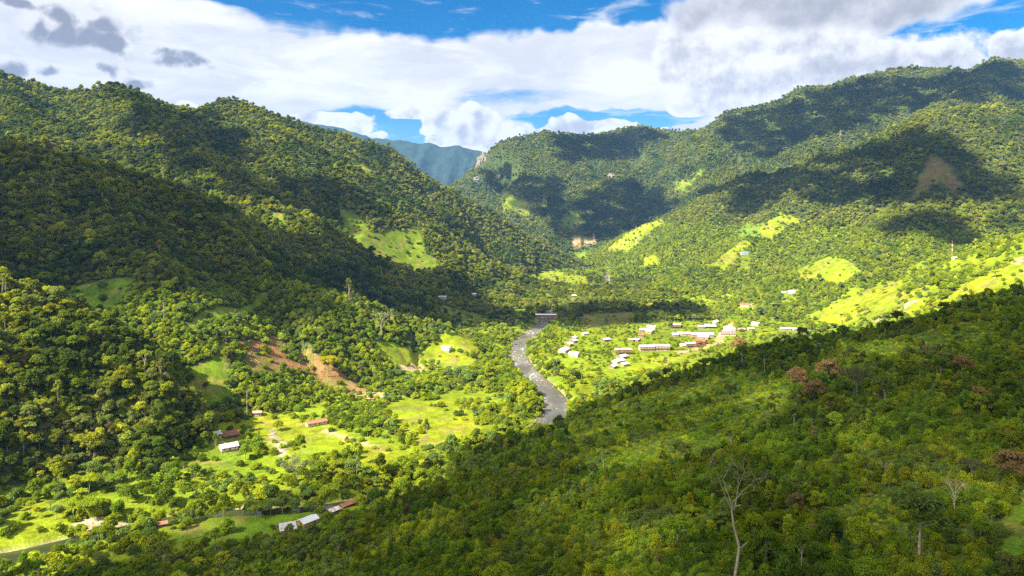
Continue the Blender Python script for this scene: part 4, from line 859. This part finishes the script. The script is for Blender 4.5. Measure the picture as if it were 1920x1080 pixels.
add('scrub', x, y, p, rng.uniform(.65,1.25,n)*np.where(y > 330, 1.35, 1.0)*(.8+.5*cl)*np.where(gr, .6, 1), np.where(gr[:,None], pick_tint(NEAR*1.45, [.3,2,4,4,.4], x, y, rng, 22, 160, .004), pick_tint(NEAR*1.05, [2.5,4,3.2,1.8,1], x, y, rng, 22, 160, .006)), rng, .25)
x, y, rng = jgrid(95, 640, 4.6, 22, 1.04); r = region(x, y); k = r == 1; x, y = x[k], y[k]; c = cover(x, y); cl = fbm(x/34, y/34, 250, 3); edge = (y > 420)
tn = np.clip((cl-.54)*4.5, .02, .6); tn = np.where(edge, np.maximum(tn, .5), tn); tn = np.where((x > 170) & (y < 420), np.maximum(tn, .2), tn); tn = np.where((x < -60) & (y < 345), np.maximum(tn, .3), tn)
gr = sum(inside(*wobble(x, y), q) for q in GRASSY_LIT) > 0; tn = np.where(gr, .03, tn); k = (c == 0) & (rng.random(len(x)) < tn); x, y, edge = x[k], y[k], edge[k]; k = seen(x, y, 8, 5); x, y, edge = x[k], y[k], edge[k]; k = ~hides_house(x, y, 6.5, rng); x, y, edge = x[k], y[k], edge[k]; n = len(x)
add('tree', x, y, choose(rng, ['near_a','near_b','near_c','near_d'], [3,5,1,5], n), rng.uniform(.6,1.1,n)*np.where(edge, 1.0, .92), np.where(edge[:,None], pick_tint(NEAR*.85, [4,4,2,.6,1.5], x, y, rng, 40, 170, .012), pick_tint(NEAR, [3,4,3,1.2,1.5], x, y, rng, 30, 180, .012)), rng, .5)

TREES = [np.concatenate(a) for a in zip(*LAY['tree'])]; BUSH = [np.concatenate(a) for a in zip(*LAY['bush'])]; SCRUB = [np.concatenate(a) for a in zip(*LAY['scrub'])]
print('trees', len(TREES[0]), 'bushes', len(BUSH[0]), 'scrub', len(SCRUB[0]))
# the plants that show largest become things of their own
def in_frame(P, top):
    px = CX+FOC*P[:,0]/P[:,1]; py = HORIZON+FOC*(CAM_Z-P[:,2]-top*.6)/P[:,1]; return (px > 4) & (px < 1916) & (py > 4) & (py < 1076)
def plant_thing(name, key, P, rot, s3, tint, label, group, cat):
    cr, tr = PROTO[key]; root = link(name, None, label=label, category=cat, group=group); root.location = P; root.rotation_euler = rot; root.scale = s3
    link('trunk', tr, None, root); o = link('crown', cr, None, root); o['tint'] = [float(v) for v in tint]; return root
PLACE = {0:'on the valley floor',1:'on the shaded near slope',2:'on the tall left mountain',3:'on the dark hill behind the left wood',4:'on the wooded knoll beside the bare clearing',5:'on the near left wooded hill',6:'on the sunny right foothill',7:'on the right mountain'}
SHAPE = {'broad_a':'wide round-crowned','broad_b':'compact round-crowned','broad_c':'tall domed','broad_d':'low spreading','tall_a':'tall slender pale-trunked','open_a':'loose open-crowned','column_a':'narrow upright','umbrella_a':'flat umbrella-crowned','umbrella_b':'small flat-crowned','near_a':'leafy round','near_b':'small round','near_c':'tall pale-trunked','near_d':'low bushy'}
def tone(t): 
    t = np.asarray(t); g = t[1]
    return 'reddish brown' if t[0] > t[1]*1.1 else ('yellow-green' if g > .22 and t[0] > g*.92 else ('bright green' if g > .23 else ('dark green' if g < .145 else ('grey-green' if t[2] > g*.22 else 'mid-green'))))
def where(P, r):
    px = CX+FOC*P[0]/P[1]; x, y = P[0], P[1]
    if r == 1: return 'at the shaded slope edge below the village' if y > 430 else ('near the foot of the shaded slope by the meadow' if px < 760 else ('on the shaded slope around the tall bare tree' if y < 235 and px < 1560 else ('on the shaded slope near the right clearing' if px > 1560 and y < 260 else ('high on the shaded right slope' if px > 1450 else 'on the middle of the shaded slope'))))
    if r == 5: return 'low on the left wooded hill by the stream' if hgt(x, y) < 30 else ('on the crest of the left wooded hill' if y > 495 else 'halfway up the left wooded hill')
    if r == 0: return 'beside the stream at the lower left' if y < 440 and px < 420 else ('in the scrub around the left farm' if px < 760 else 'on the valley floor near the river')
    return PLACE.get(int(r), 'on the far mountain')
P, pk, ro, s3, ti, rg_ = TREES; size = PH[pk]*s3[:,2]/P[:,1]; size = np.where(in_frame(P, PH[pk]*s3[:,2]), size, 0)
# spread over the photograph: a tree counts only when the ground does not hide it
vis = np.zeros(len(P), bool); near_k = np.argsort(-size)[:1500]; vis[near_k] = seen(P[near_k,0], P[near_k,1], PH[pk[near_k]]*s3[near_k,2]*.7, 0.0); order = [i for i in near_k if vis[i]][:285]
for i in order:
    sh, col, pl = SHAPE[PKEYS[pk[i]]], tone(ti[i]), where(P[i], int(rg_[i]))
    plant_thing('forest_tree', PKEYS[pk[i]], P[i], ro[i], s3[i], ti[i], f'{sh} {col} tree {pl}', f'{sh} {col} trees {pl}', 'tree')
keep = np.ones(len(P), bool); keep[order] = False
scatter_object('forest', P[keep], pk[keep], ro[keep], s3[keep], ti[keep], kind='stuff', label='dense green forest covering the hills and valley', category='forest')
scatter_object('shrubbery', *BUSH[:5], kind='stuff', label='bright green bushes covering the valley floor', category='shrubbery')
P, pk, ro, s3, ti, rg_ = SCRUB; size = np.where(in_frame(P, PH[pk]*s3[:,2]), PH[pk]*s3[:,2]/P[:,1], 0); order = [i for i in np.argsort(-size)[:90]]
for i in order:
    sh = {'scrub_a':'rounded leafy','scrub_b':'low feathery','scrub_c':'upright leafy','fern':'arching fern-like','tuft_a':'low grassy','tuft_b':'tall grassy','sapling_a':'thin-stemmed open','sapling_b':'short thin-stemmed'}[PKEYS[pk[i]]]; col = tone(ti[i]); col = 'olive green' if col == 'mid-green' else col; sh = ('tall ' if s3[i,2] > 1.05 else ('small ' if s3[i,2] < .85 else ''))+sh
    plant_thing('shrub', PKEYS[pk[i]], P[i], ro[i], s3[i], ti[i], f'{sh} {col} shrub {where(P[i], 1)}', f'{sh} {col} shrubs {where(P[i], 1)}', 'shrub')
keep = np.ones(len(P), bool); keep[order] = False
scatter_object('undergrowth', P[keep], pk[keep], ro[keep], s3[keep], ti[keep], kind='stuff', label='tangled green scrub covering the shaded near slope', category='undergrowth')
# ------------------------------------------------------------------ trees that stand out
def px_tube(bm, pts, d, rads, wob=0.0, n=6):
    tube_bm(bm, [tuple(at(q[0], q[1], d+(q[2] if len(q) > 2 else 0))) for q in pts], rads, n)
def leaf_spray(name, C, size, tint, parent, rng, mat=None):
    V, F = kites(np.asarray(C), rng.normal(size=(len(C),3))+np.array([0,0,.5]), size*(.6+.8*rng.random(len(C))), 1.6, rng); me = mesh_np(name, V, F); t = np.repeat(.75+.5*rng.random(len(C)), 4); point_color(me, 'lv', np.c_[t,t,t]); me.materials.append(M_LEAF); o = link(name, me, None, parent); o['tint'] = list(tint); return o
def z8(*pts): return [(1240+p[0]/4.5, 840+p[1]/4.5, p[2] if len(p) > 2 else 0) for p in pts]
def dead_tree():
    d = 160.0; root = link('dead_tree', None, label='tall nearly bare pale tree with forked crown at the front of the near slope', category='tree'); rng = np.random.default_rng(3)
    base = z8((618,1100),(640,970),(657,840),(640,770),(610,660),(597,560),(594,515)); b0 = at(*base[0][:2], d); b0[2] = float(hgt(b0[0], b0[1]))
    off = b0
    def build(name, pts, r0, r1):
        bm = bmesh.new(); n = len(pts); P = [at(q[0], q[1], d+q[2])-off for q in pts]; tube_bm(bm, [tuple(p) for p in P], [r0+(r1-r0)*i/(n-1) for i in range(n)], 7); bm_obj(name, bm, M_PALE, root); return P
    root.location = off
    tr = [(base[0][0]-.6, base[0][1]+24, 0)]+base; build('trunk', tr, .40, .17)
    BR = [[(594,530),(555,440,-.5),(515,340,-1),(485,265,-1.6),(470,205,-2)], [(597,520),(575,420,.6),(545,350,1.0),(535,300,1.6),(520,262,2)], [(600,530),(605,450,-.8),(650,410,-1.5),(705,380,-2.4)], [(612,520),(635,430,.8),(645,340,1.4),(660,300,2)], [(650,410,-1.5),(690,360,-2.6),(735,325,-3.4)], [(665,850),(695,822,-.4),(727,795,-.8)], [(625,495),(645,488,-.6),(668,480,-.9)]]
    tips = []
    for k, b_ in enumerate(BR): tips.append(build('branch', z8(*b_), .115 if k != 5 else .12, .045 if k < 5 else .08))
    TW = [((470,205,-2),(440,180,-3),(380,150,-4)),((485,265,-1.6),(540,200,-2.5),(575,175,-3.5)),((645,340,1.4),(650,260,2),(640,165,3)),((660,300,2),(700,200,3),(748,115,4)),((735,325,-3.4),(800,265,-4.5),(930,238,-6)),((485,290,-1.4),(440,290,-2),(395,262,-3)),((520,262,2),(560,190,3),(600,130,4)),((705,380,-2.4),(760,365,-3.5),(800,350,-4)),((660,300,2),(620,240,3),(600,262,3.4)),((700,200,3),(690,140,3.6),(700,95,4)),((800,265,-4.5),(820,300,-5),(840,290,-6)),((535,300,1.6),(570,340,2),(590,330,2.4)),((640,165,3),(610,120,4),(590,90,5)),((650,260,2),(700,245,2.6),(730,240,3)),((440,180,-3),(420,130,-3.5),(430,95,-4)),((735,325,-3.4),(770,300,-3),(790,240,-3))]
    bm = bmesh.new(); C = []
    for tw in TW:
        P = [at(q[0], q[1], d+q[2])-off for q in z8(*tw)]; tube_bm(bm, [tuple(p) for p in P], [.04,.03,.014], 5)
        for k in range(26):
            f = rng.random(); q = P[1]*(1-f)+P[2]*f+rng.normal(0,.75,3)*np.array([1.3,1.3,.7]); C.append(q)
        for k in range(4):
            f = .3+.7*rng.random(); q = P[1]*(1-f)+P[2]*f; e = q+rng.normal(0,.8,3)+np.array([0,0,.5]); tube_bm(bm, [tuple(q), tuple((q+e)/2+np.array([.05,0,.1])), tuple(e)], [.03,.024,.012], 4)
    bm_obj('twigs', bm, M_PALE, root); leaf_spray('leaves', C, .22, (.10,.15,.03), root, rng)
dead_tree()
def bare_tree(px, py, hpx, spread, seed, label, mat=M_PALE, leaves=None, fork=.45, nb=7, name='bare_tree'):
    p = hit(px, py); d = p[1]; H = hpx/FOC*d; rng = np.random.default_rng(seed); root = link(name, None, label=label, category='tree'); root.location = (p[0], p[1], p[2]-.2)
    bm = bmesh.new(); r = max(.10, H*.014); tube_bm(bm, [(0,0,-1),(.02*H,0,H*.2),(.0,.01*H,H*fork),(.02*H,0,H*.72)], [r*1.3,r,r*.8,r*.4], 7); bm_obj('trunk', bm, mat, root); C = []
    for k in range(nb):
        a = k*2.399+rng.random(); z0 = H*(fork*.8+(.72-fork*.8)*k/nb); R = spread*H*rng.uniform(.6,1.0); z1 = H*rng.uniform(.78,1.0); tip = np.array([R*math.cos(a), R*math.sin(a), z1]); s = np.array([.01*H,0,z0]); mid = s*.5+tip*.5+np.array([0,0,.05*H])
        bm = bmesh.new(); tube_bm(bm, [tuple(s), tuple(mid), tuple(tip)], [r*.5,r*.34,r*.13], 5)
        for j in range(7):
            f = .35+.65*rng.random(); q = mid*(1-f)+tip*f; e = q+rng.normal(0,.10*H,3)*np.array([1,1,.6])+np.array([0,0,.06*H]); tube_bm(bm, [tuple(q), tuple((q+e)/2+np.array([0,0,.012*H])), tuple(e)], [r*.16,r*.11,r*.06], 4)
            for _ in range(14): C.append(e+rng.normal(0,.05*H,3))
        bm_obj('branch', bm, mat, root)
    if leaves: leaf_spray('leaves', C, .030*H+.12, leaves, root, rng)
    return root
bare_tree(1789, 974, 74, .30, 5, 'slim white leafless tree at the edge of the near right clearing')
bare_tree(1606, 752, 62, .42, 6, 'grey feathery bare tree rising from the middle of the near slope', M_BARK, (.13,.13,.07))
bare_tree(556, 912, 48, .55, 7, 'wide grey leafless tree in the sunlit scrub above the near meadow', M_BARK, (.17,.17,.10))
bare_tree(714, 636, 54, .40, 8, 'dead forked tree standing out of the wooded knoll', M_PALE)
bare_tree(1822, 905, 40, .45, 9, 'small pale bare tree behind the slim white tree on the near right', M_PALE, (.12,.12,.05))
bare_tree(1660, 900, 30, .4, 13, 'thin white snag in the scrub below the reddish trees', M_PALE)
def placed(name, key, px, py, hpx, tint, label, wide=1.0, cat='tree', sink=.2):
    p = hit(px, py); H = hpx/FOC*p[1]; s = H/PH[PIDX[key]]; r = plant_thing(name, key, (p[0], p[1], p[2]-sink), (0, 0, px % 6.28), (s*wide, s*wide, s), tint, label, 'single trees', cat); del r['group']; return r
placed('tall_tree', 'near_c', 1724, 1058, 132, (.105,.15,.03), 'tall leafy tree with long pale trunk at the bottom right', 1.15)
placed('young_tree', 'near_b', 1839, 1020, 46, (.16,.24,.02), 'small light green tree with white stem beside the near right clearing')
placed('young_tree', 'near_b', 1270, 1030, 66, (.17,.26,.02), 'light green young tree left of the tall bare tree', 1.05)
placed('flowering_shrub', 'near_d', 1292, 958, 34, (.42,.36,.01), 'yellow-flowering shrub left of the tall bare tree', .8, 'shrub')
placed('yellow_tree', 'umbrella_b', 614, 708, 40, (.42,.36,.015), 'bright yellow tree in the bare brown clearing')
RED = (.30,.195,.085)
for px, py, h, lb in ((1497,738,48,'leftmost of three reddish brown trees on the near slope'),(1552,722,50,'tallest of three reddish brown trees on the near slope'),(1527,756,44,'lowest of three reddish brown trees on the near slope'),(1838,770,46,'reddish brown tree in the dark trees near the right edge'),(1806,706,40,'reddish brown tree high up near the right edge'),(1896,912,70,'large reddish brown tree at the right edge beside the clearing'),(1386,668,36,'reddish brown tree at the slope edge below the village'),(1312,664,26,'small rusty tree at the slope edge below the village green')):
    placed('reddish_tree', 'near_a', px, py, h, RED, lb, 1.15)
for px, py, h, lb in ((307,612,66,'tall thin pale-trunked tree in the hollow behind the left wooded hill'),(463,784,70,'tall thin pale-trunked tree above the thatched hut'),(800,840,52,'tall thin pale-trunked tree in the scrub left of the river'),(404,862,48,'slender light green tree beside the white farmhouse')):
    placed('slender_tree', 'tall_a', px, py, h, (.14,.20,.02), lb, .55)
# ------------------------------------------------------------------ cattle
M_COW = patchy('dark_hide', (.035,.018,.012), (.06,.03,.018), 1.5); M_COW2 = patchy('brown_hide', (.13,.055,.025), (.09,.04,.02), 1.5)
def cow(px, py, yaw, mat, label, graze):
    p = hit(px, py); hd = (1.28,0,.45) if graze else (1.35,0,1.45)
    vs = [(0,0,1.05),(.55,0,1.05),(-.55,0,1.08),(.85,0,1.15),(1.08,0,.85 if graze else 1.35),hd,(hd[0]+.22,0,hd[2]-.18),(-.85,0,1.12),(-.95,0,.85),(-.97,0,.5)]
    rad = [.40,.38,.36,.24,.17,.15,.09,.16,.05,.05]; ed = [(0,1),(0,2),(1,3),(3,4),(4,5),(5,6),(2,7),(7,8),(8,9)]
    for sx, sy in ((.55,.2),(.55,-.2),(-.58,.2),(-.58,-.2)):
        k = len(vs); vs += [(sx,sy,.78),(sx+.03,sy,.42),(sx,sy,.04)]; rad += [.15,.075,.065]; ed += [(1 if sx > 0 else 2, k),(k,k+1),(k+1,k+2)]
    for s in (-1,1): k = len(vs); vs += [(hd[0]-.02,s*.17,hd[2]+.12)]; rad += [.05]; ed += [(5,k)]
    me = bpy.data.meshes.new('cow'); me.from_pydata(vs, ed, []); me.materials.append(mat); o = link('cow', me, None, None, label=label, category='cow', group='cattle in the near meadow'); o.location = (p[0], p[1], p[2]-.02); o.rotation_euler = (0,0,math.radians(yaw))
    md = o.modifiers.new('skin', 'SKIN'); md.use_smooth_shade = True
    for i, r in enumerate(rad): me.skin_vertices[0].data[i].radius = (r, r)
    me.skin_vertices[0].data[0].use_root = True; sd = o.modifiers.new('sub', 'SUBSURF'); sd.levels = 1; sd.render_levels = 1; CLEARINGS.append((p[0], p[1], 2))
cow(515, 996, 175, M_COW, 'dark cow grazing, leftmost of the four in the near meadow', True)
cow(521, 991, 10, M_COW2, 'brown cow just behind the leftmost dark cow', True)
cow(533, 992, 80, M_COW, 'dark cow seen end-on beside the rust-streaked shed', False)
cow(541, 987, 30, M_COW, 'dark cow nearest the white tin shed', True)
# ------------------------------------------------------------------ clouds out of view, shaped and placed to cast the hills' shadows
SHADOWS = [  # (outline in photograph pixels of the ground each cloud shades, height of the cloud base)
 [(230,224),(330,214),(430,226),(468,262),(420,330),(330,318)],
 [(430,356),(560,336),(640,348),(700,392),(700,414),(560,404),(450,396)],
 [(1304,378),(1367,342),(1458,328),(1548,297),(1639,277),(1730,243),(1780,258),(1830,312),(1910,350),(1905,380),(1800,386),(1730,388),(1640,400),(1560,385),(1480,372),(1380,398)],
 [(1692,276),(1756,252),(1822,322),(1816,388),(1704,396)],
 [(1640,425),(1720,398),(1800,412),(1855,445),(1760,462),(1660,448)],
 [(1336,252),(1365,220),(1500,185),(1640,152),(1760,140),(1915,122),(1915,182),(1830,190),(1780,196),(1700,192),(1570,245),(1500,275),(1440,300),(1390,276)],
 [(905,324),(950,306),(1000,336),(1070,345),(1050,392),(980,392)],
 [(1050,262),(1166,246),(1256,254),(1210,285),(1130,300),(1060,300)],
 [(1050,392),(1140,348),(1190,335),(1240,366),(1300,366),(1260,400),(1160,445),(1100,450),(1030,442)],
]
CLOUD_XY = [(field(p), 1560.0) for p in SHADOWS]
def hull_of_slope():   # the near slope lies in one large shadow
    return [(1100,700),(640,640),(500,655),(390,600),(300,570),(215,590),(140,575),(75,560),(40,525),(-20,465),(-75,425),(-130,385),(-215,330),(-330,270),(-400,-200),(700,-200),(1100,200)]
CLOUD_XY.append((hull_of_slope(), 1300.0))
CLOUD_XY.append(([(-1000,700),(-720,930),(-560,960),(-380,1040),(-250,1180),(-120,1290),(40,1180),(180,1290),(330,1250),(300,1120),(60,1060),(-90,1060),(-150,960),(-215,810),(-265,690),(-400,575),(-540,530),(-900,530)], 1350.0))
def cloud_mesh(polys):
    rng = np.random.default_rng(5); bm = bmesh.new(); bmesh.ops.create_icosphere(bm, subdivisions=2, radius=1.0); V0 = np.array([v.co[:] for v in bm.verts]); F0 = np.array([[v.index for v in f.verts] for f in bm.faces]); bm.free()
    V = []; F = []; base = 0
    for poly, zb in polys:
        if len(poly) < 3: continue
        P = np.array(poly); lo, hi = P.min(0), P.max(0); s = 46.0; X, Y = np.meshgrid(np.arange(lo[0], hi[0]+s, s), np.arange(lo[1], hi[1]+s, s)); X = X.ravel()+rng.uniform(-.4,.4,X.size)*s; Y = Y.ravel()+rng.uniform(-.4,.4,Y.size)*s
        k = inside(X, Y, poly); X, Y = X[k], Y[k]; Z = hgt(X, Y)
        for x, y, z in zip(X, Y, Z):
            zc = zb+rng.uniform(0, 50); t = (zc-z)/SUN.z; c = np.array([x+SUN.x*t, y+SUN.y*t, zc]); r = s*rng.uniform(.62,1.0)
            v = V0*(1+.16*rng.normal(size=(len(V0),1)))*r*np.array([1,1,.62]); v[:,2] = np.where(v[:,2] < -.25*r, -.25*r+.2*(v[:,2]+.25*r), v[:,2]); V.append(v+c); F.append(F0+base); base += len(v)
    me = mesh_np('clouds', np.concatenate(V), np.concatenate(F), True); return me
def cloud_material(name, alpha):   # thin cloud lets part of the sunlight through
    m, g, b = new_mat(name); b.inputs['Base Color'].default_value = (.95,.95,.95,1); b.inputs['Roughness'].default_value = 1; b.inputs['Specular IOR Level'].default_value = 0; b.inputs['Alpha'].default_value = alpha; return m
link('clouds', cloud_mesh(CLOUD_XY[:-2]+CLOUD_XY[-1:]), cloud_material('cloud', .68), kind='stuff', label='white clouds out of view, shaped to shade the mountains', category='clouds')
link('clouds', cloud_mesh(CLOUD_XY[-2:-1]), cloud_material('thin_cloud', .44), kind='stuff', label='thin white cloud out of view, shaped to shade the near slope', category='clouds')
# ------------------------------------------------------------------ haze
bm = bmesh.new(); box_bm(bm, -4600, 4600, -560, 8700, -40, 1240)
M_HAZE = bpy.data.materials.new('haze'); M_HAZE.use_nodes = True; t = M_HAZE.node_tree; t.nodes.clear(); g = NT(t); pv = g.n('ShaderNodeVolumePrincipled'); pv.inputs['Color'].default_value = (.22,.48,1,1); pv.inputs['Density'].default_value = 4.4e-5; pv.inputs['Anisotropy'].default_value = .0
o = g.n('ShaderNodeOutputMaterial'); g.put(o.inputs['Volume'], pv.outputs[0])
bm_obj('haze', bm, M_HAZE, None, kind='stuff')
